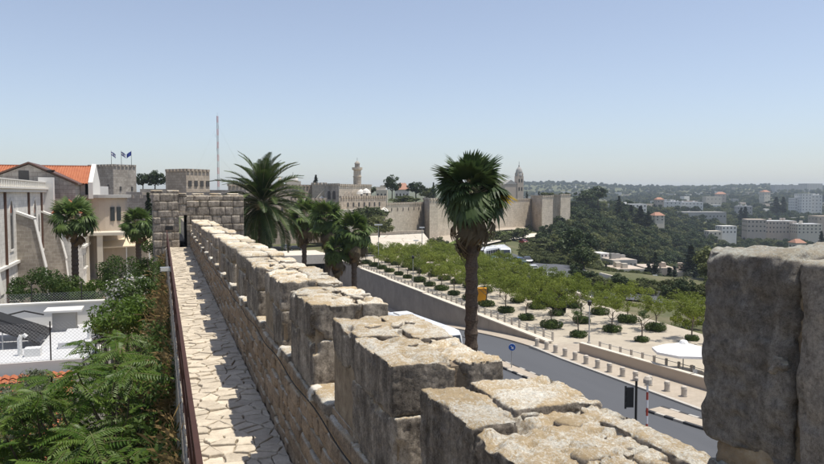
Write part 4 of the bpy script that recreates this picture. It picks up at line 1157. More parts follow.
# middle ground walls and roofs
def block(name, u0, u1, vt, vb, d, depth, mat, label, cat='building', cren=False, yaw=0.0, group=None, nwin=0, rows=1, roof=None, winmat=None, sink=4):
    a, b = at(u0, vt, d), at(u1, vt, d); zt = a.z; zb = at(u0, vb, d).z - sink
    mid = (a + b) / 2; L = (b - a).length; th_ = math.atan2((b - a).y, (b - a).x) + yaw
    fwd = Vector((-math.sin(th_), math.cos(th_), 0)); ctr = mid + fwd * (depth / 2)
    e = thing(name, label, cat, (ctr.x, ctr.y, zb), th_, group)
    MB().box(-L / 2, L / 2, -depth / 2, depth / 2, 0, zt - zb).build('wall', [mat], e)
    H = zt - zb
    if cren:
        m = MB()
        for p, q in (((-L / 2, -depth / 2 + .3), (L / 2, -depth / 2 + .3)), ((L / 2 - .3, -depth / 2 + .9), (L / 2 - .3, depth / 2)), ((-L / 2 + .3, -depth / 2 + .9), (-L / 2 + .3, depth / 2))): crenels(m, p, q, H, .6, .8, .5, .6)
        tag(m.build('battlement', [mat], e), kind='stuff')
    if nwin:
        hh = H - sink; wm_ = MB().box(-.5, .5, -.06, .06, 0, 1).mesh('window', [winmat or M['glass_dark']])
        for r_ in range(rows):
            for k in range(nwin):
                o = link('window', wm_, e, (-L / 2 + L * (k + .5) / nwin, -depth / 2, sink + hh * (r_ + .3) / rows)); o.scale = (min(1.2, L / nwin * .36), 1, min(1.4, hh / rows * .4))
        nd = max(1, int(depth / (L / nwin)))
        for r_ in range(rows):
            for k in range(nd):
                for sx in ((-1,) if mid.x > 0 else (1,)):
                    o = link('window', wm_, e, (sx * L / 2, -depth / 2 + depth * (k + .5) / nd, sink + hh * (r_ + .3) / rows), (0, 0, R(90))); o.scale = (min(1.2, depth / nd * .36), 1, min(1.4, hh / rows * .4))
    if roof == 'red':
        m = MB(); o_ = .5
        m.add([(-L / 2 - o_, -depth / 2 - o_, H), (L / 2 + o_, -depth / 2 - o_, H), (L / 2 + o_, depth / 2 + o_, H), (-L / 2 - o_, depth / 2 + o_, H), (-L / 4, 0, H + depth * .28), (L / 4, 0, H + depth * .28)],
              [(0, 1, 5, 4), (1, 2, 5), (2, 3, 4, 5), (3, 0, 4), (3, 2, 1, 0)])
        m.build('roof', [M['tile_far']], e)
    elif roof == 'flat':
        MB().box(-L / 2 + .4, L / 2 - .4, -depth / 2 + .4, depth / 2 - .4, H - .3, H + .05).build('roof', [M['roof_grey']], e)
        m = MB()
        rr_ = random.Random(int(u0 * 7 + vt * 13))
        for k in range(3):
            x, y_ = rr_.uniform(-L / 2.6, L / 2.6), rr_.uniform(-depth / 3, depth / 3)
            MB().box(x - 1, x + 1, y_ - 1, y_ + 1, H + .05, H + rr_.uniform(1.2, 2.6)).build('roof_hut', [mat], e)
    return e
block('curtain_wall', 112, 156, 198, 216, 135, 3, M['ashlar_grey'], 'grey crenellated wall behind the tan house roof', 'wall', True)
block('old_house', 126, 142, 192, 205, 150, 8, M['ashlar_grey'], 'small grey stone house above the crenellated wall', nwin=0)
block('terrace_wall', 140, 172, 189, 200, 160, 10, M['ashlar_wall'], 'pale terrace wall at the foot of the square tower', 'wall')
block('terrace_house', 186, 236, 192, 206, 110, 6, M['ashlar_grey'], 'grey stone terrace behind the tower doorway', 'building')
block('roof_house', 205, 246, 190, 205, 170, 12, M['ashlar_grey'], 'flat stone house under the tall mast')
block('pale_house', 77, 88, 186, 215, 150, 10, M['plaster_white'], 'narrow pale house below the grey flag tower')
block('low_house', 62, 78, 190, 210, 140, 10, M['plaster_cream'], 'cream house between the red roof and the flag tower', nwin=3)
# lattice mast
mast = thing('radio_mast', 'tall thin red and white lattice mast with antennas', 'mast', at(218.5, 193, 420))
H_ = 45.0
for k in range(12):
    m = MB(); z0_, z1_ = H_ * k / 12, H_ * (k + 1) / 12; w = .62 - .012 * k
    cs = [(w * math.cos(a), w * math.sin(a)) for a in (0.3, 2.4, 4.5)]
    for i in range(3):
        x, y_ = cs[i]; x2, y2 = cs[(i + 1) % 3]
        m.tube([(x, y_, z0_), (x, y_, z1_)], .085, 4, cap=False)
        for j in range(3):
            za, zb_ = z0_ + (z1_ - z0_) * j / 3, z0_ + (z1_ - z0_) * (j + 1) / 3
            m.tube([(x, y_, za), (x2, y2, zb_)], .055, 3, cap=False); m.tube([(x, y_, za), (x2, y2, za)], .05, 3, cap=False)
    m.build('section', [M['red_paint'] if k % 2 else M['grey_metal']], mast)
MB().tube([(0, 0, H_), (0, 0, H_ + 2.2)], .06).build('spike', [M['grey_metal']], mast)
for z, a in ((38, 1.), (33, 3.), (27, 5.), (25, 2.)):
    MB().tube([(math.cos(a) * .5, math.sin(a) * .5, z), (math.cos(a) * 1.3, math.sin(a) * 1.3, z), (math.cos(a) * 1.3, math.sin(a) * 1.3, z + 1.6)], .07).build('antenna', [M['grey_metal']], mast)
for a in (.4, 2.5, 4.6):
    for z in (40, 22): MB().tube([(0, 0, z), (math.cos(a) * 24, math.sin(a) * 24, -2)], .022, 3).build('guy_wire', [M['grey_metal']], mast)

# ---------------------------------------------------------------- citadel and the far city wall
def poly_block(name, pts, zb, zt, mat, parent, cren=True, cw=.75):
    o = keep(MB().prism([(p.x, p.y) for p in pts], zb, zt).build(name, [mat]), parent)
    if cren:
        m = MB()
        for p, q in zip(pts, pts[1:] + pts[:1]):
            crenels(m, p, q, zt, .6, cw, .5, .6)
        tag(keep(m.build('battlement', [mat]), o), kind='stuff')
    return o
def facing(parent, name, u0, d0, u1, d1, vt, vb, mat, depth=6, cren=True, sink=6):
    a, b = at(u0, vt, d0), at(u1, vt, d1); b.z = a.z
    n = Vector((a.x + b.x, a.y + b.y, 0)).normalized() * depth
    zb = min(at(u0, vb, d0).z, at(u1, vb, d1).z) - sink
    return poly_block(name, [a, b, b + n, a + n], zb, a.z, mat, parent, cren), a, b
def arches(parent, a, b, z, n, w, h, mat, f0=.1, f1=.9):
    d = Vector((b.x - a.x, b.y - a.y, 0)); yaw = math.atan2(d.y, d.x)
    for k in range(n):
        c = Vector((a.x, a.y, 0)).lerp(Vector((b.x, b.y, 0)), f0 + (f1 - f0) * (k + .5) / n)
        o = MB().extr([(s, 0, q) for s, q in arch_pts(w, h, 5, False)], (0, -.12, 0), (0, .12, 0)).build('window', [mat])
        o.location = (c.x, c.y, z); o.rotation_euler = (0, 0, yaw); keep(o, parent)
cit = thing('citadel', 'sprawling stone citadel with crenellated towers beside the minaret', 'citadel', (at(340, 220, 235).x, at(340, 220, 235).y, 0))
W_, Cc = M['ashlar_wall'], M['ashlar_citadel']
o, a, b = facing(cit, 'curtain', 228, 215, 313, 232, 186, 225, Cc, 5); arches(o, a, b, a.z - 5, 7, .7, 1.6, M['window_dark'])
o, a, b = facing(cit, 'outer_wall', 262, 200, 326, 212, 200.5, 222, Cc, 4); arches(o, a, b, a.z - 3.2, 6, .6, 1.2, M['window_dark'])
o, a, b = facing(cit, 'tower', 312, 228, 326, 226, 184.5, 222, W_, 8); arches(o, a, b, a.z - 5.5, 2, .6, 1.6, M['window_dark'])
o, a, b = facing(cit, 'tower', 324.5, 221, 338.8, 214, 185.5, 222, M['ashlar_grey'], 10); arches(o, a, b, a.z - 4.2, 2, 1.6, 2.6, M['window_dark'], .15, .85)  # face turned from the sun, its shade put in by the greyer stone
o, a, b = facing(cit, 'tower', 339, 214, 357, 226, 185.8, 222, W_, 10); arches(o, a, b, a.z - 4.4, 3, 1.3, 2.6, M['plaster_tan'], .25, .85)
o, a, b = facing(cit, 'keep', 357, 226, 371, 236, 186, 222, W_, 10); arches(o, a, b, a.z - 4.4, 2, 1.2, 2.4, M['window_dark'])
o, a, b = facing(cit, 'outer_wall', 340, 205, 386, 226, 198, 222, Cc, 4); arches(o, a, b, a.z - 2.6, 7, .7, 1.3, M['window_dark'])
o, a, b = facing(cit, 'ledge', 338, 203, 356, 205, 209.5, 222, M['glacis'], 4, False)
sg = MB(); p, q = at(316, 200, 225), at(325, 190, 224)
sg.tube([p, q], .5, 4); keep(sg.build('stair', [M['plaster_cream']]), cit)
for (u, v, k) in ((361, 194, 'white_stone'), (366, 193, 'white_stone'), (322, 201, 'white_stone'), (384, 212, 'trim')):
    c = at(u, v, 224); keep(MB().lathe([(1.6, 0), (1.2, .8), (.1, 1.5)], 10, c).build('awning', [M['trim']]), cit)
mn = thing('minaret', 'slender ringed stone minaret with balcony rising above the citadel', 'minaret', at(357.3, 186, 238))
MB().lathe([(1.30, -6), (1.28, 2.9), (1.45, 3.0), (1.45, 3.3), (1.25, 3.35), (1.22, 5.5)], 16).build('shaft', [W_], mn)
for k in range(7): MB().lathe([(1.33, .55 * k - .4), (1.42, .55 * k - .33), (1.33, .55 * k - .26)], 16).build('ring', [M['ashlar_grey']], mn)
MB().lathe([(1.25, 5.2), (1.75, 5.5), (1.75, 6.2), (1.5, 6.2), (1.5, 5.7), (.2, 5.65)], 16).build('balcony', [W_], mn)
MB().lathe([(.85, 5.6), (.82, 7.3), (.95, 7.4), (.8, 7.75), (.45, 8.1), (.06, 8.35)], 14).build('lantern', [M['ashlar_grey']], mn)
MB().tube([(0, 0, 8.2), (0, 0, 9.4)], .05).build('finial', [M['dark_metal']], mn)
db = thing('domed_house', 'pale house with small white dome on the citadel skyline', 'building', at(293, 186, 238))
MB().box(-2.3, 2.3, -2, 2, -2, 1.6).build('wall', [M['plaster_cream']], db)
MB().lathe([(1.75, 1.6), (1.7, 2.2), (1.45, 2.8), (.9, 3.3), (.2, 3.55)], 16).build('dome', [M['plaster_white']], db, smooth=True)
MB().tube([(0, 0, 3.5), (0, 0, 4.6)], .06).build('finial', [M['dark_metal']], db)
sp2 = thing('pointed_turret', 'little pointed turret at the end of the citadel skyline', 'turret', at(280, 186, 236))
MB().lathe([(.9, -3), (.9, 1.2), (1.0, 1.3), (.5, 2.4), (.06, 3.0)], 10).build('turret_wall', [M['plaster_cream']], sp2)

cw = thing('city_wall', 'long sunlit old city wall with projecting square towers on the ridge', 'wall', at(480, 230, 320))
pts = [(384, 222, 204.5, 233), (424, 262, 203, 233)]
o, a, b = facing(cw, 'curtain', 384, 232, 425, 262, 204.8, 236, W_, 3); arches(o, a, b, a.z - 2.2, 6, .5, 1.1, M['window_dark'])
facing(cw, 'tower', 423.5, 261, 429.5, 247, 199.5, 236, M['ashlar_grey'], 9)  # shaded side of the corner tower, darkened through its grey colour
facing(cw, 'tower', 429.6, 247, 438, 250, 200, 238, W_, 8)
o, a, b = facing(cw, 'curtain', 438, 262, 505, 322, 200.5, 234, W_, 3); arches(o, a, b, a.z - 2.5, 8, .5, 1.2, M['window_dark'])
facing(cw, 'curtain', 505, 322, 532, 345, 200, 228, W_, 3)
facing(cw, 'tower', 531, 345, 542, 326, 196.5, 226, M['ashlar_citadel'], 10)  # shaded tower side: shade put into the darker stone colour
facing(cw, 'tower', 542.2, 326, 553, 334, 196.8, 226, W_, 10)
facing(cw, 'tower', 553, 370, 560.5, 348, 195.8, 222, M['ashlar_citadel'], 9)  # again the side in shade, painted with the darker stone
facing(cw, 'tower', 560.7, 348, 570.5, 356, 195.2, 222, W_, 10)

# stepped stone bank below the citadel
gl = MB(); P_ = [at(366, 249, 193), at(438, 251, 193), at(424, 233.5, 216), at(366, 236, 214)]
base = [Vector((p.x, p.y, -2)) for p in P_]
gl.hexa(base + P_)
g_ = gl.build('stone_glacis', [M['glacis']]); tag(g_, 'broad pale stone slope below the city wall', 'slope')
keep(MB().extr([(0, 0, 0), (0, 0, 1.2), (0, .6, 1.2), (0, .6, 0)], at(366, 236.5, 214.5), at(424, 234, 216.5)).build('coping', [W_]), g_)

# bell tower and abbey on the ridge
ab = thing('abbey', 'stone abbey with domed bell tower behind the city wall', 'church', at(512, 196, 400))
MB().box(-7, 4.2, -5, 8, -4, 6.5).build('nave', [M['plaster_pink']], ab)
MB().box(.6, 4.3, -5.4, -1.7, -4, 11.0).build('bell_tower', [M['plaster_pink']], ab)
for z in (3, 7.6):
    for x in (1.6, 3.2): MB().box(x - .4, x + .4, -5.46, -5.38, z, z + 1.9).build('window', [M['window_dark']], ab)
MB().lathe([(2.0, 11), (2.1, 11.3), (1.9, 12.4), (1.75, 13.3), (1.9, 13.4), (1.5, 14.8), (.7, 15.9), (.35, 16.1), (.35, 17.0), (.05, 17.6)], 14, (2.45, -3.5, 0)).build('dome', [M['plaster_grey']], ab)
for dx in (-1.5, 1.5):
    for dy in (-1.5, 1.5): MB().lathe([(.3, 11), (.3, 12.4), (.05, 13.2)], 8, (2.45 + dx, -3.5 + dy, 0)).build('pinnacle', [M['plaster_pink']], ab)
MB().tube([(2.45, -3.5, 17.4), (2.45, -3.5, 19.2)], .09).build('cross', [M['dark_metal']], ab)
MB().add([(-7.2, -5.2, 6.5), (.5, -5.2, 6.5), (.5, 8, 6.5), (-7.2, 8, 6.5), (-3.3, -5.2, 9), (-3.3, 8, 9)], [(0, 1, 4), (1, 2, 5, 4), (2, 3, 5), (3, 0, 4, 5)]).build('roof', [M['plaster_grey']], ab)
# houses behind the wall
block('ridge_house', 376, 387, 190, 200, 290, 9, M['plaster_cream'], 'cream flat-roofed house behind the wall near round pine', nwin=3, roof='flat')
block('ridge_villa', 395, 409, 189.5, 200, 300, 10, M['plaster_white'], 'white villa with pitched roof between the ridge trees', nwin=4, roof='red')
block('ridge_house', 425, 432, 192, 202, 310, 9, M['plaster_cream'], 'small cream house behind the wall corner tower', nwin=2)
block('ridge_house', 499, 506, 190, 200, 420, 9, M['plaster_white'], 'white house beside the abbey', nwin=2)

# ---------------------------------------------------------------- valley and opposite hillside
G1 = 'houses on the far hillside'
B_ = [
 ('apartment_block', 658, 681, 201.5, 211, 930, 16, 'plaster_white', 'long white apartment block on the far slope, lower wing', 6, 3, 'flat'),
 ('apartment_block', 681.5, 703, 202, 212, 940, 16, 'plaster_white', 'long white apartment block on the far slope, end wing', 6, 3, 'flat'),
 ('long_hall', 684, 726, 212, 219, 800, 25, 'plaster_grey', 'low grey hall with dark window band on the far slope', 12, 1, None),
 ('stone_block', 748, 766, 219.5, 233, 640, 20, 'plaster_pink', 'plain tan stone block among the valley trees', 5, 3, None),
 ('stone_block', 766, 796, 221, 234, 655, 20, 'plaster_pink', 'tan stone block with many small windows', 9, 3, 'flat'),
 ('stone_house', 798, 822, 224, 234, 640, 18, 'plaster_cream', 'cream stone house with three storeys in the valley', 6, 3, 'flat'),
 ('stone_house', 818, 850, 216, 232, 700, 18, 'plaster_tan', 'tan stone house standing behind the cream one', 6, 3, None),
 ('villa', 722, 737, 226, 234, 600, 12, 'plaster_white', 'white villa with small windows among dark trees', 4, 2, None),
 ('villa', 709, 722, 231, 236, 590, 10, 'plaster_cream', 'low cream villa beside the white villa', 3, 1, None),
 ('tower_block', 802, 812, 193.5, 211, 1050, 20, 'plaster_white', 'tall white tower block near the ridge', 3, 6, None),
 ('tower_block', 795, 803, 198, 212, 1060, 20, 'plaster_white', 'white tower block beside the taller one', 3, 5, None),
 ('tower_block', 812, 822, 195, 212, 1060, 22, 'plaster_white', 'broad white tower block with a stepped roof', 3, 5, 'flat'),
 ('slab_block', 775, 806, 185, 193, 2300, 30, 'plaster_grey', 'hazy slab block on the far ridge', 10, 5, None),
 ('slab_block', 806, 824, 183.5, 193, 2350, 40, 'plaster_grey', 'tallest hazy block on the far ridge', 6, 6, None),
 ('villa', 706, 722, 196.5, 205, 1150, 14, 'plaster_cream', 'cream house with flat roof on the upper slope', 4, 2, None),
 ('villa', 737, 752, 206, 214, 950, 14, 'plaster_grey', 'grey house half hidden by cypresses', 4, 2, 'flat'),
 ('villa', 764, 771, 192, 199, 1400, 14, 'plaster_cream', 'house with red roof high on the hillside', 2, 2, 'red'),
 ('villa', 717, 726, 194, 200, 1300, 14, 'plaster_pink', 'pinkish house with red roof on the upper slope', 2, 2, 'red'),
 ('villa', 657, 664, 199.5, 207, 900, 10, 'plaster_pink', 'small house with red roof beside the apartment block', 2, 2, 'red'),
 ('villa', 655, 665, 215.5, 221, 560, 9, 'plaster_cream', 'little house with red roof among the slope pines', 2, 2, 'red'),
 ('terrace_row', 612, 648, 204, 212, 620, 12, 'plaster_white', 'row of white terrace houses above the wooded slope', 9, 2, 'flat'),
 ('kiosk', 796, 806, 243, 250, 420, 8, 'plaster_cream', 'small house with orange-red roof by round bush', 2, 1, 'red'),
 ('pavilion', 617, 646, 269, 285, 262, 14, 'plaster_cream', 'low flat-roofed stone pavilion in the valley park', 5, 1, 'flat'),
 ('pavilion', 646, 676, 268, 283, 280, 16, 'plaster_pink', 'long flat pavilion behind the tall cypress', 6, 1, 'flat'),
 ('pavilion', 676, 692, 272, 288, 268, 14, 'plaster_tan', 'stepped stone pavilion at the park edge', 3, 1, 'flat'),
 ('valley_house', 600, 612, 253.5, 262, 300, 10, 'plaster_white', 'white house at the foot of the wooded slope', 3, 2, None),
 ('valley_house', 612, 638, 260, 270, 290, 12, 'plaster_grey', 'grey terrace house with pipes on its flat roof', 6, 1, 'flat'),
]
for (nm, u0, u1, vt, vb, d, dep, mat, lab, nw, rows, rf_) in B_:
    e_ = block(nm, u0, u1, vt, vb, d, dep, M[mat], lab, nwin=nw, rows=rows, roof=rf_, yaw=random.Random(int(u0)).uniform(-.25, .25), sink=12 if d > 400 else 5)
    if nm in ('pavilion', 'valley_house'):
        for c_ in e_.children:
            if c_.name.startswith('roof') and 'hut' not in c_.name: c_.data.materials[0] = M['plaster_pink']
# scattered far houses
rh = random.Random(99)
KINDS_ = [('plaster_white', 'small white house scattered on the far hillside'), ('plaster_cream', 'small cream house scattered on the far hillside'), ('plaster_pink', 'small tan house scattered on the far hillside'), ('plaster_grey', 'small grey house scattered on the far hillside')]
for k in range(95):
    u = rh.uniform(525, 850); d = math.exp(rh.uniform(math.log(900), math.log(2700)))
    p = gd(u, d); mat, lab = rh.choice(KINDS_)
    w, dp, h = rh.uniform(9, 26), rh.uniform(9, 14), rh.uniform(5, 10)
    e = thing('distant_house', lab, 'house', (p.x, p.y, p.z - 3), -YAW + rh.uniform(-.6, .6), G1)
    MB().box(-w / 2, w / 2, -dp / 2, dp / 2, 0, h + 3).build('wall', [M[mat]], e)
    wm_ = MB().box(-.5, .5, -.08, .08, 0, 1.2).mesh('window', [M['window_dark']])
    for i in range(int(w / 4)):
        for j in range(int(h / 3.2)): link('window', wm_, e, (-w / 2 + 2.2 + i * 3.9, -dp / 2, 4.2 + 3.1 * j))

# ---------------------------------------------------------------- vegetation
def tree_mesh_trunk(name, h, r0, r1, branches, seed, mat, lean=0.1, spread=1.0, n=7):
    rr = random.Random(seed); m = MB()
    pts = [(lean * h * (k / 5) * math.sin(seed + k * .7) * .4, lean * h * (k / 5) * math.cos(seed * 1.3 + k * .5) * .4, h * k / 5) for k in range(6)]
    m.tube(pts, [r0 + (r1 - r0) * k / 5 for k in range(6)], n)
    top = Vector(pts[-1])
    for k in range(branches):
        a = 2 * math.pi * k / branches + rr.uniform(-.4, .4); L = spread * rr.uniform(.7, 1.1)
        s = Vector(pts[3 + k % 3])
        e = s + Vector((math.cos(a) * L, math.sin(a) * L, L * rr.uniform(.45, .95)))
        mid = s.lerp(e, .5) + Vector((rr.uniform(-.1, .1), rr.uniform(-.1, .1), .12)) * L
        m.tube([s, mid, e], [r1 * .75, r1 * .5, r1 * .2], 5)
    return m.mesh(name, [mat], smooth=True)
def crown_mesh(name, seed, n_cl, rx, rz, zc, cl_r, per, leaf, mat, up=.3, flat_bottom=0.0, asp=.45, hole=0.0, squash=.75):
    r = np.random.default_rng(seed); C = []
    while len(C) < n_cl:
        p = r.uniform(-1, 1, 3)
        q = np.linalg.norm(p)
        if q > 1 or q < hole or p[2] < -1 + flat_bottom: continue
        lob = 1 + .22 * math.sin(3 * math.atan2(p[1], p[0]) + seed) + .12 * math.sin(5 * math.atan2(p[1], p[0]) + 2 * seed)
        C.append((p[0] * rx * lob, p[1] * rx * lob, zc + p[2] * rz * (1 + .15 * math.sin(4 * p[0] + seed))))
    V, F = leaf_cloud(r, C, r.uniform(.55, 1.2, n_cl) * cl_r, per, leaf, up, asp, squash)
    return mesh_of(name, V, F, [mat])
def make_tree(name, label, cat, trunk, crown, loc, rz=0, sc=1, group=None):
    e = thing(name, label, cat, loc, rz, group, sc)
    link('trunk', trunk, e); link('crown', crown, e)
    return e

# --- trees of the square, each over a clipped shrub
PT = [(tree_mesh_trunk('trunk', 2.3, .085, .055, 5, 10 + k, M['bark'], .12, 1.6), crown_mesh('crown', 20 + k, 44, 2.35, 1.15, 3.5, .58, 95, .095, M['leaf_plaza'], .5, .35)) for k in range(5)]
PYT = (PT[0][0], crown_mesh('crown', 29, 46, 2.9, 1.3, 3.8, .6, 105, .11, M['leaf_yellow'], .5, .35))
SH = [mesh_of('leaves', *leaf_cloud(np.random.default_rng(50 + k), [(x * .55, y * .55, .36) for x in (-1, 0, 1) for y in (-1, 0, 1) if abs(x) + abs(y) < 2], [.62] * 5, 620, .07, .4, .6, .72), [M['leaf_shrub']]) for k in range(3)]
SHS = MB().tube([(0, 0, 0), (0, 0, .3)], .06).mesh('stem', [M['bark']])
rt_ = random.Random(8)
def in_square(x, y):
    bx = 58 + (y - 88) * .226 if y > 88 else 57.5
    return x < bx - 1.0 and not (x < 46 and y < 66) and not (x < 52 and y < 58)
ntree = 0
for i in range(4):
    for j in range(20):
        x = 43.4 + 5.45 * i + rt_.uniform(-.2, .2) + (.02 * j if j > 9 else 0); y = 50.9 + 5.78 * j + (1.2 if i % 2 else 0) + rt_.uniform(-.25, .25)
        if not in_square(x, y) or y > 158 or (i == 3 and y < 112): continue
        tk_, cr_ = PT[(i * 3 + j * 2) % 5]
        sc = rt_.uniform(.86, 1.12)
        bare = (i, j) == (0, 3)
        if (i, j) == (1, 2) or bare:
            make_tree('plaza_tree', 'young plaza tree with sparse small crown by the end of the railing' if bare else 'young sapling with a sparse crown near the cafe terrace', 'tree', tk_, crown_mesh('crown', 77 + i, 14, .7, .8, 2.7, .4, 60, .08, M['leaf_bush']), (x, y, 0), rt_.uniform(0, 6), .95)
        else:
            make_tree('plaza_tree', 'airy green shade tree standing in the rows on the paved square', 'tree', tk_, cr_, (x, y, 0), rt_.uniform(0, 6.28), sc, 'shade trees in rows on the square')
        if rt_.random() < .93:
            s = thing('clipped_shrub', 'low round clipped shrub at the foot of a plaza tree', 'shrub', (x, y, 0), rt_.uniform(0, 6), 'clipped shrubs under the plaza trees', rt_.uniform(.85, 1.25) if y > 66 else .75)
            link('leaves', SH[(i + j) % 3], s); link('stem', SHS, s)
# yellow-green trees below the square's far edge
for k, (u, v, d, sc) in enumerate(((692, 320, 88, 1.0), (678, 300, 118, 1.25), (640, 296, 125, 1.3), (606, 288, 128, 1.35), (575, 283, 132, 1.25), (652, 318, 104, 1.1), (690, 298, 130, 1.3), (548, 275, 160, 1.2), (625, 290, 142, 1.3), (702, 312, 108, 1.1), (668, 309, 112, 1.05), (700, 330, 92, 1.0))):
    p = at(u, v, d); tk_, cr_ = (PYT if k in (0, 8) else PT[k % 5])
    z0_ = p.z - 3.6 * sc
    lab = 'yellow-green tree at the cafe end of the square' if k == 0 else ('yellow-green tree on the terrace below the square' if k == 8 else 'spreading green tree on the terrace below the square')
    make_tree('terrace_tree', lab, 'tree', tk_, cr_, (p.x, p.y, z0_), k, sc, None if k in (0, 8) else 'trees on the terrace below the square')

# --- palms
def fan_leaf(name, mat, seed, n=26, pet=.95, L=.95, droop=.35, spread=2.9, width=.058, tilt=.3, rag=.15):
    """stalk and pleated fan of narrow segments with split, hanging tips; the blade hangs from the stalk by tilt"""
    rr = random.Random(seed); m = MB()
    m.tube([(0, 0, 0), (pet * .5, 0, .03), (pet, 0, 0)], [.022, .016, .010], 4, 1)
    ct, st = math.cos(tilt), math.sin(tilt)
    for k in range(n):
        a = spread * (k / (n - 1) - .5) + rr.uniform(-.03, .03); l = L * (1 - .22 * abs(a) / (spread / 2)) * rr.uniform(1 - rag, 1.1)
        c, s = math.cos(a), math.sin(a); fold = .05 if k % 2 else -.05
        pts = []
        for t in (0, .45, .75, 1.0):
            r_ = l * t; z = fold * (1 - t) * t * 2 - droop * max(0, t - .35) ** 2 * 1.6 - .12 * abs(a) * t
            x = c * r_
            pts.append(Vector((pet + x * ct + z * st, s * r_, z * ct - x * st)))
        ws = (.010, width * l / .95 * 1.3, width, .004)
        side = Vector((-s * ct, c, s * st)); vs = []
        for p, w in zip(pts, ws): vs += [p - side * w, p + side * w]
        m.add(vs, [(0, 1, 3, 2), (2, 3, 5, 4), (4, 5, 7, 6)], 0)
    return m.mesh(name, [mat, M['petiole']])
FAN = [fan_leaf('frond', M['leaf_palm'], k, droop=(.25, .6, .5)[k], tilt=(.05, .4, 1.0)[k], width=(.06, .05, .042)[k], L=(1.0, 1.0, 1.05)[k], rag=(.12, .2, .4)[k]) for k in range(3)]
FANB = [fan_leaf('frond', M['leaf_palm2'], k, droop=(.25, .6, .5)[k], n=20, tilt=(.05, .4, .95)[k], rag=(.12, .2, .4)[k]) for k in range(3)]
FAND = [fan_leaf('frond', M['leaf_dead_dark'], 10 + k, n=18, pet=.85, L=.85, droop=.7, spread=1.7, width=.045) for k in range(2)]
FANT = [fan_leaf('frond', M['leaf_dead'], 20 + k, n=18, pet=.85, L=.8, droop=.6, spread=1.3, width=.045) for k in range(2)]
FANG = fan_leaf('frond', M['leaf_gold'], 33, n=20, droop=.3)
def palm_trunk(name, h, r0, r1, mat, seed, lean=0.0, rings=26, n=14):
    m = MB(); prof = []
    vs = []; fs = []; rr = random.Random(seed); K = rings * 3
    for k in range(K + 1):
        t = k / K; r_ = r0 + (r1 - r0) * t + (.18 * r0 if t < .06 else 0) * (1 - t / .06)
        for j in range(n):
            a = 2 * math.pi * j / n + k * .13
            rr_ = r_ * (1 + (.10 if k % 3 == 0 else -.04) + rr.uniform(-.05, .05))
            vs.append((math.cos(a) * rr_ + lean * h * t * t, math.sin(a) * rr_, h * t))
    for k in range(K):
        for j in range(n): fs.append((k * n + j, k * n + (j + 1) % n, (k + 1) * n + (j + 1) % n, (k + 1) * n + j))
    return mesh_of(name, vs, fs, [mat])
def fan_palm(label, loc, h, r0, r1, size, n_green, n_dead, seed, leaves, dead, group=None, lean=0.0, gold=0, skirt=1.0, name='fan_palm'):
    rr = random.Random(seed)
    e = thing(name, label, 'palm', loc, 0, group)
    link('trunk', palm_trunk('trunk', h, r0, r1, M['palm_bark'], seed, lean), e)
    top = Vector((lean * h, 0, h))
    for k in range(n_green + gold):
        t = (k + .5) / (n_green + gold); el = R(86) - R(108) * t ** .95 + rr.uniform(-.22, .22); az = k * 2.399 + rr.uniform(-.4, .4)
        g = k >= n_green
        if g: el = R(22) + rr.uniform(-.1, .1); az = -.25 + .25 * (k - n_green)
        o = link('frond', FANG if g else leaves[min(2, max(0, int(3.1 * t + rr.uniform(-.7, .5)))) % len(leaves)], e, top + Vector((0, 0, .25 * (1 - t) - .15)), (rr.uniform(-.35, .35), -el, az))
        o.scale = (size * rr.uniform(.78, 1.14),) * 3
    for k in range(n_green // 4):      # stray fronds that fill the heart of the crown
        o = link('frond', rr.choice(leaves[:2]), e, top + Vector((0, 0, rr.uniform(-.3, .2))), (rr.uniform(-.8, .8), -rr.uniform(-.3, .8), rr.uniform(0, 6.28))); o.scale = (size * rr.uniform(.6, .95),) * 3
    MB().lathe([(r1 * 1.0, -.9), (r1 * 1.1, -.5), (r1 * 1.2, -.1), (r1 * .9, .2), (.05, .4)], 12, top).build('crown_heart', [M['petiole']], e)
    for k in range(n_dead):
        t = (k + .5) / n_dead; el = -R(22) - R(56) * t * rr.uniform(.7, 1.1); az = k * 2.399 + rr.uniform(-.3, .3)
        o = link('frond', rr.choice(dead if k % 3 else (FANT if dead is FAND else dead)), e, top + Vector((0, 0, -.25 - .75 * t * skirt)), (rr.uniform(-.5, .5), -el, az))
        o.scale = (size * rr.uniform(.6, 1.12),) * 3
    return e
p = at(472, 199, 32)
fan_palm('tall fan palm with shaggy brown skirt and one yellow frond outside the rampart', (p.x, p.y, -.05), p.z + .05, .33, .26, 1.08, 60, 28, 3, FAN, FAND, gold=3, skirt=1.2)
for k, (u, v, d, h_, lab) in enumerate(((304, 219, 78, 0, 'fan palm at the end of the palm clump beside the tunnel road'), (327, 222, 74, 0, 'fan palm with full crown in the middle of the palm clump'), (354, 235, 70, 0, 'fan palm with hanging brown thatch at the road side of the clump'), (337, 252, 70, 0, 'shorter fan palm in front of the palm clump'))):
    p = at(u, v, d)
    fan_palm(lab, (p.x, p.y, -.05), p.z, .30, .24, 1.3 if k != 3 else 1.0, 44, 26, 40 + k, FANB, FAND, skirt=1.2)
for k, (u, v, d, lab, sz) in enumerate(((74, 222, 62, 'fan palm in front of the church buttress', 1.25), (138, 226, 74, 'fan palm beside the cream awning', 1.15))):
    p = at(u, v, d)
    fan_palm(lab, (p.x, p.y, 3.95), p.z - 4, .30, .27, sz, 44, 8, 60 + k, FANB, FANT, skirt=.4)
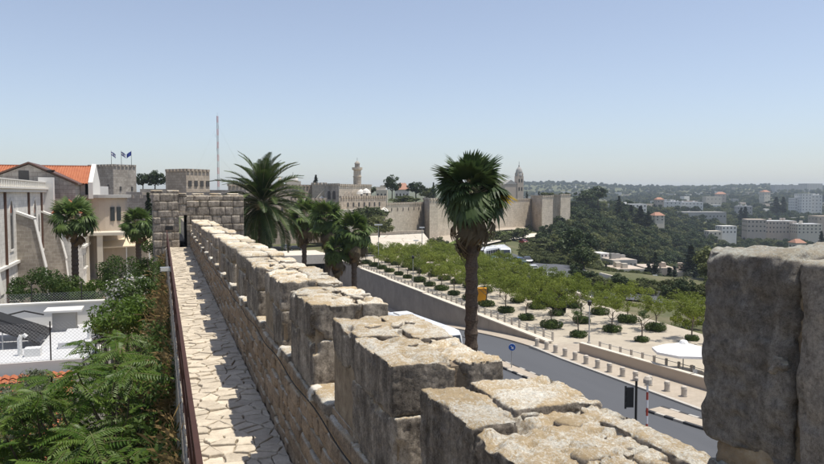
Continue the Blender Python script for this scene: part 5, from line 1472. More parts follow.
# young feathery date palm far left of the tower
def date_leaf(name, seed, L=3.4, n=46):
    rr = random.Random(seed); m = MB(); pts = []
    for k in range(9):
        t = k / 8; pts.append(Vector((L * (t - .16 * t ** 3), 0, L * (.16 * t - .42 * t * t))))
    m.tube(pts, [.03 * (1 - .85 * k / 8) for k in range(9)], 4, 1)
    for k in range(n):
        t = .12 + .88 * k / (n - 1); i = min(7, int(t * 8)); p = pts[i].lerp(pts[i + 1], t * 8 - i); tg = (pts[i + 1] - pts[i]).normalized()
        l = .72 * math.sin(math.pi * (.16 + .8 * t)) + .08
        for s in (-1, 1):
            d_ = (tg * .75 + Vector((0, s * .75, .34 - .1 * rr.random()))).normalized(); e_ = p + d_ * l + Vector((0, 0, -.10 * l)); mid = p + d_ * l * .5
            w = tg * .036
            m.add([p - w, p + w, mid + w, mid - w, e_], [(0, 1, 2, 3), (3, 2, 4)], 0)
    return m.mesh(name, [M['leaf_date'], M['petiole']])
DL = [date_leaf('frond', k, 4.5 + .25 * k) for k in range(3)]
p = at(262, 203, 60)
dp = thing('date_palm', 'feathery date palm with arching fronds beside the wall tower', 'palm', (p.x, p.y, -.05))
link('trunk', palm_trunk('trunk', p.z, .42, .36, M['palm_bark'], 5, 0, 40), dp)
rr = random.Random(4)
for k in range(92):
    t = (k + .5) / 92; el = R(86) - R(138) * t + rr.uniform(-.1, .1); az = k * 2.399 + rr.uniform(-.2, .2)
    o = link('frond', rr.choice(DL), dp, (0, 0, p.z + .2 - .4 * t), (rr.uniform(-.3, .3), -el, az)); o.scale = (rr.uniform(.88, 1.12) * 1.0,) * 3
MB().lathe([(.2, -.7), (.5, -.4), (.62, 0), (.4, .35)], 12, (0, 0, p.z)).build('crown_shaft', [M['petiole']], dp, smooth=True)

# --- ailanthus thicket under the railing: compound leaves placed one by one
def pinnate(name, seed, L=.62, n=12):
    rr = random.Random(seed); m = MB(); pts = []
    for k in range(6):
        t = k / 5; pts.append(Vector((L * t, .04 * math.sin(3 * t + seed), L * (.10 * t - .30 * t * t))))
    m.tube(pts, [.007, .006, .005, .004, .003, .002], 3, 1)
    for k in range(n):
        t = .14 + .82 * k / (n - 1); i = min(4, int(t * 5)); p = pts[i].lerp(pts[i + 1], t * 5 - i)
        l = (.16 if k < n - 2 else .11) * rr.uniform(.85, 1.1) * (1 - .25 * abs(t - .45))
        for s in (-1, 1):
            d_ = Vector((.38, s * .9, -.22 + rr.uniform(-.12, .12))).normalized(); w = Vector((.023, -s * .008, .004)); e_ = p + d_ * l; q = p + d_ * l * .4
            m.add([p, q - w, q + w, e_ + Vector((0, 0, -.03))], [(0, 1, 3), (0, 3, 2)], 0)
    p = pts[-1]; m.add([p, p + Vector((.07, .03, -.02)), p + Vector((.16, 0, -.05)), p + Vector((.07, -.03, -.02))], [(0, 1, 2, 3)], 0)
    return m.mesh(name, [M['leaf_ail'], M['twig']])
PIN = [pinnate('leaf', k, .55 + .05 * k, 11 + k % 3) for k in range(5)]
def ailanthus(x, y, ztop, nb, seed, label, z0=3.95, spread=1.5):
    rr = random.Random(seed); e = thing('ailanthus_tree', label, 'tree', (x, y, z0), 0, None)
    h = ztop - z0
    m = MB(); m.tube([(0, 0, 0), (.1, .05, h * .4), (-.05, .1, h * .72), (.05, 0, h - .35)], [.10, .08, .06, .02], 7)
    tips = [Vector((.05, 0, h - .35))]
    for k in range(nb):
        a = k * 2.4 + rr.uniform(-.4, .4); s = Vector((0, .05, h * rr.uniform(.45, .78))); L = spread * rr.uniform(.5, 1.0)
        t = s + Vector((math.cos(a) * L, math.sin(a) * L, (h - s.z) * rr.uniform(.45, .98)))
        m.tube([s, s.lerp(t, .5) + Vector((0, 0, -.1)), t], [.035, .025, .012], 5); tips.append(t); tips.append(s.lerp(t, .68))
    m.build('trunk', [M['bark']], e, smooth=True)
    for i, t in enumerate(tips):
        nl = rr.randint(9, 13)
        for k in range(nl):
            o = link('leaf', rr.choice(PIN), e, t + Vector((0, 0, rr.uniform(-.25, .05))), (rr.uniform(-.5, .5), rr.uniform(-.45, .45), 2 * math.pi * k / nl + rr.uniform(-.4, .4))); o.scale = (rr.uniform(.75, 1.15),) * 3
    return e
AT = [(-1.05, 16.6, 12.6, 11, 'green ailanthus tree reaching up beside the railing'), (-2.5, 18.2, 12.1, 11, 'ailanthus tree whose leaves overlap the white roof'),
      (-3.6, 20.0, 10.7, 10, 'ailanthus tree in front of the red tile roof'), (-.62, 12.4, 12.0, 10, 'ailanthus tree crowding the near end of the railing'),
      (-1.9, 13.6, 11.6, 12, 'dense ailanthus tree in the middle of the thicket'), (-1.3, 22.3, 12.2, 10, 'ailanthus tree below the white oleander'),
      (-3.0, 15.2, 10.4, 10, 'lower ailanthus tree beside the grey-leaved shrub'), (-.9, 10.2, 11.2, 9, 'ailanthus tree deepest in the garden strip')]
for k, (x, y, z, nb, lab) in enumerate(AT): ailanthus(x, y, z, nb, 70 + k, lab)
# grass, creepers and bushes of the garden strip
def bush(name, label, cat, pts, radii, per, leaf, mat, loc, seed, stem=True, flowers=None, asp=.45):
    e = thing(name, label, cat, loc)
    r = np.random.default_rng(seed)
    V, F = leaf_cloud(r, pts, radii, per, leaf, .3, asp)
    link('foliage', mesh_of('foliage', V, F, [M[mat]]), e)
    if flowers:
        V, F = leaf_cloud(r, pts, np.array(radii) * 1.12, flowers, .075, .5, .8); link('blossom', mesh_of('blossom', V, F, [M['flower']]), e)
    m = MB()
    for k in range(4):
        q = pts[(k * 5) % len(pts)]; m.tube([(.05 * k, 0, -abs(min(p[2] for p in pts)) * .2), (q[0] * .5, q[1] * .5, q[2] * .6), q], [.05, .035, .012], 5)
    m.build('stem', [M['bark']], e)
    return e
def blob(seed, n, rx, ry, rz, zc):
    r = np.random.default_rng(seed); P = r.normal(size=(n, 3)); P /= np.linalg.norm(P, axis=1, keepdims=True); P *= r.uniform(.3, 1, (n, 1)) ** .5
    return [tuple(q) for q in P * np.array([rx, ry, rz]) + np.array([0, 0, zc])]
def put(name, label, cat, u, v, d, rx, rz, n, per, leaf, mat, seed, fl=None, base=4.0, clr=.5, ry=None):
    p = at(u, v, d); return bush(name, label, cat, blob(seed, n, rx, ry or rx, rz, p.z - base), [clr] * n, per, leaf, mat, (p.x, p.y, base), seed, flowers=fl)
put('round_tree', 'bushy green tree in front of the church buttresses', 'tree', 40, 289, 56, 2.6, 1.5, 40, 170, .10, 'leaf_bush', 1, clr=.65)
put('round_tree', 'darker bush at the foot of the fan palm by the church', 'bush', 66, 292, 57, 1.5, 1.0, 24, 150, .10, 'leaf_shrub', 2, clr=.55)
put('garden_bush', 'dark glossy bush under the second fan palm', 'bush', 120, 276, 60, 1.9, 1.6, 30, 160, .10, 'leaf_bush', 3, clr=.6)
put('garden_bush', 'dark evergreen bush against the tower corner', 'bush', 151, 262, 50, 1.0, 1.6, 26, 160, .08, 'leaf_shrub', 4, clr=.5)
put('garden_bush', 'bright green bush beside the courtyard wall', 'bush', 98, 291, 54, 1.6, .8, 22, 150, .09, 'leaf_bright', 5, clr=.5)
put('oleander', 'oleander bush covered in white blossom', 'bush', 132, 295, 38, 1.2, .9, 26, 130, .09, 'leaf_bush', 6, 34, clr=.45)
put('oleander', 'white-flowered oleander by the roof fence corner', 'bush', 105, 328, 34, .45, .7, 12, 80, .08, 'leaf_bush', 7, 40, clr=.3)
put('grey_shrub', 'grey-leaved olive shrub below the red tile roof', 'shrub', 14, 420, 22, 1.7, 1.3, 40, 260, .055, 'leaf_olive', 8, clr=.55)
put('grey_shrub', 'pale olive shrub beside the tile roof gutter', 'shrub', 38, 388, 25, .8, .5, 16, 200, .055, 'leaf_olive', 9, clr=.4)
put('garden_bush', 'leafy bush between oleander and railing', 'bush', 146, 300, 33, .8, 1.1, 22, 150, .08, 'leaf_bush', 10, clr=.4)
put('garden_bush', 'olive-green bush beside the dry creeper', 'bush', 120, 318, 30, 1.1, .9, 24, 160, .08, 'leaf_ail', 11, clr=.45)
# dry grass and creeper on the wall below the railing
r = np.random.default_rng(5); N = 9000
yv = r.uniform(9, 42, N); xv = .24 - r.gamma(1.6, .16, N); zb = np.array([walk_z(q) for q in yv]) - r.uniform(.1, 3.2, N) - np.abs(xv - .24) * 1.2
keepm = vnoise(np.stack([yv * .35, zb * .5, 0 * yv], 1), 4) > -.15
P = np.stack([xv, yv, zb], 1)[keepm]; n = len(P); dirv = r.normal(size=(n, 3)) * .5 + np.array([-.3, 0, .8]); dirv /= np.linalg.norm(dirv, axis=1, keepdims=True)
side = np.cross(dirv, r.normal(size=(n, 3))); side /= np.linalg.norm(side, axis=1, keepdims=True); L = r.uniform(.2, .5, n)[:, None]
V = np.stack([P - side * .008, P + side * .008, P + dirv * L * .6 + side * .006, P + dirv * L + np.array([0, 0, -.08])], 1).reshape(-1, 3)
tag(link('dry_grass', mesh_of('dry_grass', V, np.arange(len(V)).reshape(-1, 4), [M['dry']])), 'dry brown grass hanging on the wall below the railing', 'grass', kind='stuff')
C = [(.1 - abs(rnd.gauss(0, .35)), yq, walk_z(yq) - rnd.uniform(.25, 2.6)) for yq in np.linspace(8.5, 41, 120)]
tag(link('creeper_foliage', mesh_of('creeper_foliage', *leaf_cloud(r, C, [.32] * len(C), 60, .06, .3), [M['leaf_bush']])), 'patchy green creeper on the wall below the railing', 'creeper', kind='stuff')
C = [(rnd.uniform(-6, 0), rnd.uniform(8, 60), 4.2) for _ in range(260)]
tag(link('undergrowth', mesh_of('undergrowth', *leaf_cloud(r, C, [.8] * len(C), 90, .1, .5), [M['leaf_bush']])), 'low green undergrowth on the garden strip', 'undergrowth', kind='stuff')

# --- far trees: pines, cypresses, round trees
def pine_crown(seed, mat='leaf_pine'): return crown_mesh('crown', seed, 34, 3.6, 2.6, 6.2, 1.25, 75, .34, M[mat], .4, .25, .5)
def cyp_crown(seed):
    r = np.random.default_rng(seed); C = []; rad = []
    for k in range(34):
        t = (k + .5) / 34; w = .95 * math.sin(math.pi * min(1, .22 + .8 * t)) ** .8 * (1 - .35 * t)
        C.append((r.normal() * w * .35, r.normal() * w * .35, .8 + 10.4 * t)); rad.append(max(.2, w * r.uniform(.75, 1.1)))
    V, F = leaf_cloud(r, C, rad, 62, .26, .8, .4, 1.3); return mesh_of('crown', V, F, [M['leaf_cypress']])
PINE = [pine_crown(200 + k) for k in range(4)]; FOR = [crown_mesh('crown', 210 + k, 36, 3.5, 2.9, 4.1, 1.25, 75, .34, M['leaf_forest'], .4, .1, .5) for k in range(4)]; CYP = [cyp_crown(220 + k) for k in range(4)]
PTR = tree_mesh_trunk('trunk', 5.4, .28, .16, 5, 3, M['bark_dark'], .08, 2.4); CTR = MB().tube([(0, 0, 0), (0, 0, 2.5)], [.22, .16]).mesh('trunk', [M['bark_dark']])
def far_tree(kind, u, vtop, vbase, d, label, group=None, wide=1.0, name=None):
    b = at(u, vbase, d); H = at(u, vtop, d).z - b.z
    k = int(u * 7 + vtop) % 4
    nat = 11.6 if kind == 'c' else 9.0 if kind == 'p' else 7.6; s = H / nat
    e = thing(name or ('cypress' if kind == 'c' else 'pine_tree' if kind == 'p' else 'round_tree'), label, 'tree', (b.x, b.y, b.z - .3), u, group, (s * wide, s * wide, s))
    link('trunk', CTR if kind == 'c' else PTR, e); link('crown', (CYP if kind == 'c' else PINE if kind == 'p' else FOR)[k], e)
for (k, u, vt, vb, d, lab, w) in (
    ('c', 149, 189, 236, 95, 'dark cypress rising behind the fan palm by the tower', 1.3), ('p', 143, 172, 194, 210, 'dark pine on the skyline between the two towers, lower one', 1.0),
    ('p', 155, 170, 194, 210, 'dark pine on the skyline between the two towers, taller one', 1.1), ('c', 316, 173.5, 190, 260, 'dark cypress clump on the citadel skyline', 2.2),
    ('p', 392, 175, 200, 280, 'tall round-headed pine on the ridge behind the wall', .8), ('p', 416, 181, 202, 290, 'broad dark pine beside the white ridge villa', 1.15), ('r', 404, 193, 206, 262, 'leafy tree right behind the city wall', 2.2),
    ('r', 427, 186, 200, 300, 'round tree behind the wall corner tower', 1.2), ('c', 433.5, 181, 203, 285, 'cypress beside the tall fan palm on the ridge', 1.3), ('r', 364, 203, 236, 190, 'big grey-green tree at the foot of the citadel', 1.25), ('r', 379, 213, 236, 182, 'smaller round tree below the citadel wall', 1.2),
    ('r', 298, 190, 200, 228, 'tree growing inside the citadel wall', 1.6), ('c', 527, 190, 199, 380, 'pointed cypress behind the city wall past the abbey', 1.6), ('c', 539, 190, 199, 380, 'second pointed cypress behind the city wall', 1.8), ('r', 548, 191, 200, 380, 'flat-topped tree over the wall tower', 2.0), ('r', 565, 191.5, 199, 390, 'tree behind the end tower of the wall', 1.8),
    ('p', 598, 186, 208, 520, 'large dark pine crowning the wooded slope', 1.2), ('p', 586, 190, 210, 500, 'broad pine beside the large slope pine', 1.4), ('c', 619, 195, 215, 480, 'pointed conifer above the wooded slope', 2.2),
    ('r', 371, 184, 194, 300, 'round tree right of the minaret', 1.6), ('r', 363, 184, 192, 300, 'tree close behind the minaret', 1.4), ('r', 437, 234, 248, 200, 'small tree on the rocky bank', 1.1)):
    far_tree(k, u, vt, vb, d, lab, None, w)
# cypresses of the valley park
for (u, vt, vb, d, w) in ((623, 272, 306, 175, 1.3), (648, 262, 287, 250, 1.9), (655, 250, 287, 245, 1.2), (669, 265, 304, 186, 1.25), (674, 264, 288, 245, 1.4), (690, 243, 285, 270, 1.9), (697, 250, 285, 280, 1.6), (617, 278, 300, 180, .9), (628, 277, 300, 185, .9), (575, 258, 278, 190, 1.0), (560, 256, 276, 190, .9), (606, 262, 285, 240, 1.0), (745, 206, 220, 760, 2.0), (741, 207, 220, 780, 1.8), (776, 196, 213, 900, 2.2), (783, 196, 213, 900, 1.8), (821, 230, 250, 430, 1.3), (640, 205, 226, 470, 2.4), (631, 204, 222, 480, 2.0), (648, 210, 226, 460, 2.2)):
    far_tree('c', u, vt, vb, d, 'tall dark cypress in the valley below the square', 'cypresses in the valley', w * 1.55)
rv = random.Random(12)
# the nearest slope pines one by one, the wood beyond as a mass
spots = []
while len(spots) < 230:
    u, v = rv.uniform(520, 712), rv.uniform(216, 296)
    if v < 216 + max(0, 575 - u) * .75 or v > 262 + (u - 520) * .26: continue
    if 592 < u < 700 and 250 < v < 300: continue
    if u < 565 and v > 250 and v < 272: continue
    p = ground(u, v, 150); d = p.y * math.cos(YAW) + p.x * math.sin(YAW)
    if any((p - q).length < 4.5 for q, _, _ in spots): continue
    spots.append((p, u, d))
SPL = {'p': 'dark pine on the wooded slope below the city wall', 'r': 'olive-green tree on the wooded slope below the city wall'}
for k, (p, u, d) in enumerate(spots):
    kind = 'p' if rv.random() < .45 else 'r'; s = rv.uniform(.55, 1.05)
    e = thing('slope_pine' if kind == 'p' else 'slope_tree', SPL[kind], 'tree', (p.x, p.y, p.z - .6), rv.uniform(0, 6), 'trees on the wooded slope', (s * rv.uniform(.9, 1.2), s * rv.uniform(.9, 1.2), s))
    link('trunk', PTR, e); link('crown', (PINE if kind == 'p' else FOR)[k % 4], e)
for (u, vt, vb, d, w) in ((470, 232, 247, 225, 1.5), (485, 231, 243, 240, 1.6), (497, 229, 241, 250, 1.5), (514, 228, 240, 260, 1.6), (523, 226, 238, 270, 1.4), (505, 233, 243, 235, 1.2), (445, 238, 250, 205, 1.2), (540, 236, 252, 230, 1.6), (552, 240, 258, 215, 1.5), (530, 240, 254, 215, 1.4), (683, 283, 304, 175, 1.3), (698, 286, 304, 175, 1.1)):
    far_tree('r', u, vt, vb, d, 'round tree beside the lawn and road beyond the square', 'trees along the road beyond the square', w)

for k in range(90):     # trees and bushes of the park below the square
    u, v = rv.uniform(548, 716), 0; v = rv.uniform(279 + (u - 548) * .10, 291 + (u - 548) * .10)
    if 600 < u < 700 and v < 290: continue
    p = ground(u, v, 120); s = rv.uniform(.2, .42)
    e = thing('park_tree', 'bushy tree of the park between the square and the pavilions', 'tree', (p.x, p.y, p.z - .3), rv.uniform(0, 6), 'bushy trees of the park', s)
    link('trunk', PTR, e); link('crown', FOR[k % 4] if k % 5 else PINE[k % 4], e)

def forest(name, label, P, S, sources, seed):
    """far wood as one object: tree shapes set on points"""
    c = bpy.data.collections.new(name + '_shapes')
    for k, me in enumerate(sources):
        o = bpy.data.objects.new('tree_shape', me); c.objects.link(o)
    me = bpy.data.meshes.new(name); me.from_pydata([tuple(p) for p in P], [], [])
    at_ = me.attributes.new('size', 'FLOAT', 'POINT'); at_.data.foreach_set('value', np.asarray(S, np.float32))
    o = link(name, me)
    ng = bpy.data.node_groups.new(name, 'GeometryNodeTree')
    ng.interface.new_socket('Geometry', in_out='INPUT', socket_type='NodeSocketGeometry'); ng.interface.new_socket('Geometry', in_out='OUTPUT', socket_type='NodeSocketGeometry')
    N_ = ng.nodes; i = N_.new('NodeGroupInput'); ou = N_.new('NodeGroupOutput'); ci = N_.new('GeometryNodeCollectionInfo'); ip = N_.new('GeometryNodeInstanceOnPoints')
    ci.inputs[0].default_value = c; ci.inputs['Separate Children'].default_value = True; ci.inputs['Reset Children'].default_value = True
    rv_ = N_.new('FunctionNodeRandomValue'); rv_.data_type = 'FLOAT'; rv_.inputs[3].default_value = 6.283; rv_.inputs['Seed'].default_value = seed
    ri = N_.new('FunctionNodeRandomValue'); ri.data_type = 'INT'; ri.inputs[5].default_value = len(sources) - 1; ri.inputs['Seed'].default_value = seed + 1
    cx = N_.new('ShaderNodeCombineXYZ'); na = N_.new('GeometryNodeInputNamedAttribute'); na.data_type = 'FLOAT'; na.inputs[0].default_value = 'size'
    L_ = ng.links.new
    L_(i.outputs[0], ip.inputs['Points']); L_(ci.outputs[0], ip.inputs['Instance']); ip.inputs['Pick Instance'].default_value = True
    L_(ri.outputs[2], ip.inputs['Instance Index']); L_(rv_.outputs[1], cx.inputs[2]); L_(cx.outputs[0], ip.inputs['Rotation'])
    L_(na.outputs[0], ip.inputs['Scale']); L_(ip.outputs[0], ou.inputs[0])
    mod = o.modifiers.new('wood', 'NODES'); mod.node_group = ng
    return tag(o, label, 'wood', kind='stuff')
r = np.random.default_rng(3)
def scatter(n, ulo, uhi, dlo, dhi, thr, seed):
    u = r.uniform(ulo, uhi, n); d = np.exp(r.uniform(math.log(dlo), math.log(dhi), n))
    px = []; 
    for a, b in zip(u, d):
        q = ray(a, VH); px.append((q.x * b, q.y * b))
    px = np.array(px); m = fbm(np.concatenate([px / 70., np.zeros((n, 1))], 1), seed, 3) > thr
    px = px[m]; z = hterr(px[:, 0], px[:, 1])
    return np.concatenate([px, z[:, None] - .8], 1)
P1 = scatter(2300, 572, 900, 330, 900, -.5, 8); P1 = P1[[not (596 < 0) for _ in P1]]
forest('valley_wood', 'dark wood filling the valley and its lower slopes', P1, r.uniform(.6, 1.15, len(P1)), PINE[:2] + FOR, 4)
P2 = scatter(7500, 515, 900, 850, 3300, -.3, 9)
P2[:, 2] += fbm(np.concatenate([P2[:, :2] / 500., np.zeros((len(P2), 1))], 1), 5, 4) * np.clip((np.hypot(P2[:, 0], P2[:, 1]) - 900) / 1500, 0, 1) * 14
forest('hill_wood', 'hazy trees between the houses of the far hillside', P2, r.uniform(.7, 1.5, len(P2)), PINE[:2] + FOR, 5)
P3 = scatter(900, 500, 900, 2750, 3200, -.6, 10); P3[:, 2] += fbm(np.concatenate([P3[:, :2] / 500., np.zeros((len(P3), 1))], 1), 5, 4) * 14
forest('ridge_wood', 'hazy line of trees along the far ridge', P3, r.uniform(1.0, 2.0, len(P3)), PINE[:2] + FOR, 6)
P4 = scatter(2200, 520, 730, 165, 360, -.45, 12)
forest('slope_scrub', 'low scrub between the trees of the wooded slope', P4, r.uniform(.16, .38, len(P4)), FOR, 7)
P5 = scatter(420, 706, 980, 112, 340, -.35, 14); P5 = P5[~((P5[:, 0] < 62) & (P5[:, 1] < 95))]
forest('park_wood', 'loose park trees beyond the cafe end of the square', P5, r.uniform(.35, .8, len(P5)), FOR + PINE[:1], 8)

# ---------------------------------------------------------------- square, road and street furniture
rw = thing('retaining_wall', 'tall stone retaining wall between the sunken road and the square', 'wall', (39, 110, -5))
ns = 6; edges = np.linspace(66.2, 181, ns + 1)
for k in range(ns):
    a, b = edges[k], edges[k + 1]; zt = .12 + .10 * k
    m = MB(); st = 4
    for j in range(st):
        y0_, y1_ = a + (b - a) * j / st, a + (b - a) * (j + 1) / st
        m.box(38.62, 38.998, y0_ + .02, y1_ - .02, min(road_z(y0_), road_z(y1_)) - .4, zt)
    keep(m.build('panel', [M['conc']]), rw)
    keep(MB().box(38.5, 39.3, a, b, zt, zt + .14).build('coping', [M['coping']]), rw)
pr = thing('square_railing', 'low railing with pale posts along the top of the retaining wall', 'railing', (39.3, 110, 0))
pst = MB().box(-.09, .09, -.09, .09, 0, 1.05).mesh('post', [M['bollard']])
yv = np.arange(67, 176, 1.9)
for y in yv: keep(link('post', pst, loc=(39.7, y, 0)), pr)
for h in (.35, .65, .95): keep(MB().tube([(39.7, 67, h), (39.7, 176, h)], .028, 5).build('rail', [M['grey_metal']]), pr)
# tunnel portal bridge
tp = thing('tunnel_portal', 'pale bridge deck over the tunnel mouth of the sunken road', 'bridge', (28, 176, -5))
keep(MB().box(17, 38.5, 172, 186, -1.3, .9).build('deck', [M['coping']]), tp)
keep(MB().box(17, 38.5, 183, 186, -6, -1.3).build('tunnel_shade', [M['dark_metal']]), tp)  # dark block: shade deep in the tunnel mouth put into its colour
for x in (18.4, 28.2): keep(MB().box(x - .5, x + .5, 172.4, 182, -6, -1.3).build('pier', [M['conc']]), tp)
rwn = MB().box(17.4, 18.0, 70, 172, -6, .9); tag(rwn.build('roadside_wall', [M['conc']]), 'stone wall on the rampart side of the sunken road', 'wall')

# low wall on the pavement, with railing posts and cafe parasol behind
lw = thing('low_wall', 'low tan wall between the pavement and the cafe terrace', 'wall', (42.2, 55, 0))
wp = [(39.7, 61.5), (40.6, 54.5), (41.5, 47.6), (43.2, 36)]
for (a, b) in zip(wp[:-1], wp[1:]):
    m = MB(); d_ = Vector((b[0] - a[0], b[1] - a[1], 0)); c = ((a[0] + b[0]) / 2, (a[1] + b[1]) / 2, -.3)
    m.obox(c, (d_.length + .02, .4, 1.2), math.atan2(d_.y, d_.x)); keep(m.build('wall_run', [M['plaster_tan']]), lw)
    m = MB(); m.obox((c[0], c[1], .9), (d_.length + .1, .52, .09), math.atan2(d_.y, d_.x)); keep(m.build('coping', [M['coping']]), lw)
tr_ = thing('terrace_railing', 'railing posts of the cafe terrace behind the low wall', 'railing', (46, 60, 0))
for k in range(11): keep(link('post', pst, loc=(41.6 + .22 * k, 61.0 - 1.4 * k, .0)), tr_)
keep(MB().tube([(41.6, 61.0, .9), (43.8, 47.0, .9)], .03).build('rail', [M['grey_metal']]), tr_)
def parasol(x, y, label, w=4.2, h=2.7):
    e = thing('parasol', label, 'parasol', (x, y, 0), .35)
    m = MB(); r_ = w / 2; n = 8; ring = [(r_ * math.cos(2 * math.pi * k / n + .39) * 1.1, r_ * math.sin(2 * math.pi * k / n + .39) * 1.1) for k in range(n)]
    vs = [(0, 0, h + .75)] + [(x_ * .5, y_ * .5, h + .34) for x_, y_ in ring] + [(x_, y_, h) for x_, y_ in ring] + [(x_, y_, h - .22) for x_, y_ in ring]
    fs = [(0, 1 + k, 1 + (k + 1) % n) for k in range(n)]
    for l in range(2): fs += [(1 + l * n + k, 1 + (l + 1) * n + k, 1 + (l + 1) * n + (k + 1) % n, 1 + l * n + (k + 1) % n) for k in range(n)]
    m.add(vs, fs); m.build('canopy', [M['umbrella']], e)
    MB().lathe([(.4, h + .66), (.3, h + .86), (.02, h + .95)], 8).build('vent_cap', [M['umbrella']], e)
    MB().tube([(0, 0, 0), (0, 0, h + .6)], .05, 8).build('pole', [M['grey_metal']], e)
    MB().box(-.45, .45, -.45, .45, 0, .12).build('base', [M['conc']], e)
    return e
pp_ = Vector((43.6, 51.2, 0)); parasol(pp_.x, pp_.y, 'large white parasol over the cafe terrace behind the low wall', 4.9, 2.05)
parasol(45.4, 46.9, 'second white parasol half hidden by the grey merlon', 4.6, 2.0)
def chair(x, y, rz, label):
    e = thing('cafe_chair', label, 'chair', (x, y, 0), rz, 'white cafe chairs')
    MB().box(-.22, .22, -.22, .22, .43, .47).build('seat', [M['white_metal']], e); MB().box(-.22, .22, .19, .23, .5, .88).build('backrest', [M['white_metal']], e)
    for sx in (-.2, .2):
        for sy in (-.2, .2): MB().box(sx - .02, sx + .02, sy - .02, sy + .02, 0, .43).build('leg', [M['white_metal']], e)
for k in range(7):
    c = pp_ + Vector((-.6 + .5 * k, -2.4 + .8 * (k % 3), 0)); chair(c.x, c.y, k * 1.1, 'white cafe chair under the parasols on the terrace')
# pale kerb wall along the far edge of the square, terrace walls of the park below
ew = thing('edge_wall', 'low pale wall along the far edge of the paved square', 'wall', (66, 120, 0))
for (a, b) in (((59.1, 88), (72.4, 149.5)), ((72.4, 149.5), (79.5, 181))):
    d_ = Vector((b[0] - a[0], b[1] - a[1], 0)); keep(MB().obox(((a[0] + b[0]) / 2, (a[1] + b[1]) / 2, -.3), (d_.length, .55, 1.0), math.atan2(d_.y, d_.x)).build('wall_run', [M['coping']]), ew)
for k, (u0, v0, u1, v1) in enumerate(((596, 287, 640, 291), (650, 288, 706, 297), (620, 296, 690, 305), (600, 278, 618, 282), (690, 290, 712, 296))):
    a, b = ground(u0, v0, 120), ground(u1, v1, 120); m = MB(); n = 14
    for j in range(n):
        p, q = a.lerp(b, j / n), a.lerp(b, (j + .995) / n); c = (p + q) / 2; d_ = q - p
        m.obox((c.x, c.y, gz(c.x, c.y) - .5), (d_.xy.length, .5, 1.5), math.atan2(d_.y, d_.x))
    tag(m.build('park_wall', [M['coping']]), 'pale stone terrace wall in the valley park', 'wall', 'terrace walls of the valley park', kind=None)
# bollards
bl = thing('bollard', 'short round stone bollard along the road kerb', 'bollard', (0, 0, 0), 0, 'stone bollards along the kerb')
MB().lathe([(.22, 0), (.22, .55), (.25, .57), (.25, .64), (.23, .66), (.23, .76), (.16, .82)], 12).build('shaft', [M['bollard']], bl)
MB().lathe([(.255, .02), (.255, .07)], 12).build('base_ring', [M['kerb']], bl)
bp = [(537, 346), (546.5, 349.2), (555.5, 352.6), (565, 356.2), (575, 360), (586, 363.8), (597.5, 368), (609.5, 372), (622.5, 376.3), (635.5, 380.6), (649.5, 385.3), (667, 391), (684, 396.4)]
for k, (u, v) in enumerate(bp):
    p = on(u, v, 0)
    if k == 0: bl.location = (p.x, p.y, 0)
    else: dup(bl, (p.x, p.y, 0), k * .3)
# kerbed islands
def island(pts, w, label):
    e = thing('traffic_island', label, 'traffic island', (pts[0][0], pts[0][1], -.13)); m = MB(); t = MB()
    for k, (a, b) in enumerate(zip(pts[:-1], pts[1:])):
        a, b = Vector((*a, 0)), Vector((*b, 0)); n = int((b - a).length / .9) + 1; d_ = (b - a) / n; s = Vector((-d_.y, d_.x, 0)).normalized() * w / 2
        for j in range(n):
            p, q = a + d_ * j, a + d_ * (j + 1)
            for sg in (1, -1):
                o = s * sg; i_ = s * sg * .72
                keep(MB().hexa([Vector((*(z.xy), -.4)) for z in (p + i_, p + o, q + o, q + i_)] + [Vector((*(z.xy), .03)) for z in (p + i_, p + o, q + o, q + i_)]).build('kerb_stone', [M['kerb'] if (j % 2) else M['kerb_dark']]), e)
        t.hexa([Vector((*(z.xy), -.4)) for z in (a - s * .71, a + s * .71, b + s * .71, b - s * .71)] + [Vector((*(z.xy), .01)) for z in (a - s * .71, a + s * .71, b + s * .71, b - s * .71)])
    keep(t.build('infill', [M['pave']]), e)
island([(29.6, 66), (30.1, 58.5), (30.5, 53.5)], 1.5, 'narrow kerbed traffic island carrying the blue arrow sign')
island([(34.4, 43.4), (35.3, 39.5), (37, 33)], 1.9, 'kerbed traffic island with pale paving past the crossing')
# blue arrow sign
p = on(508.5, 352, 1.6)
sg = thing('arrow_sign', 'round blue sign with white arrow on a grey post', 'sign', (30.1, 58.0, -.1))
sx, sy = 30.1, 58.0
MB().tube([(0, 0, 0), (0, 0, 2.2)], .045, 8).build('post', [M['grey_metal']], sg)
o = MB().lathe([(.31, -.02), (.31, .02)], 24).build('disc', [M['sign_blue']], sg); o.location = (0, -.08, 2.0); o.rotation_euler = (R(90), 0, R(-27))
r2 = MB().lathe([(.34, -.012), (.34, .012)], 24).build('rim', [M['sign_white']], sg); r2.location = (.012, -.056, 2.0); r2.rotation_euler = (R(90), 0, R(-27))
ar = MB(); ar.add([(-.035, .18, .03), (.035, .18, .03), (.035, -.035, .03), (-.035, -.035, .03)], [(0, 1, 2, 3)]); ar.add([(-.15, -.015, .03), (.15, -.015, .03), (0, -.21, .03)], [(0, 1, 2)])
a_ = ar.build('arrow', [M['sign_white']], o)
a_.rotation_euler = (0, 0, R(40))
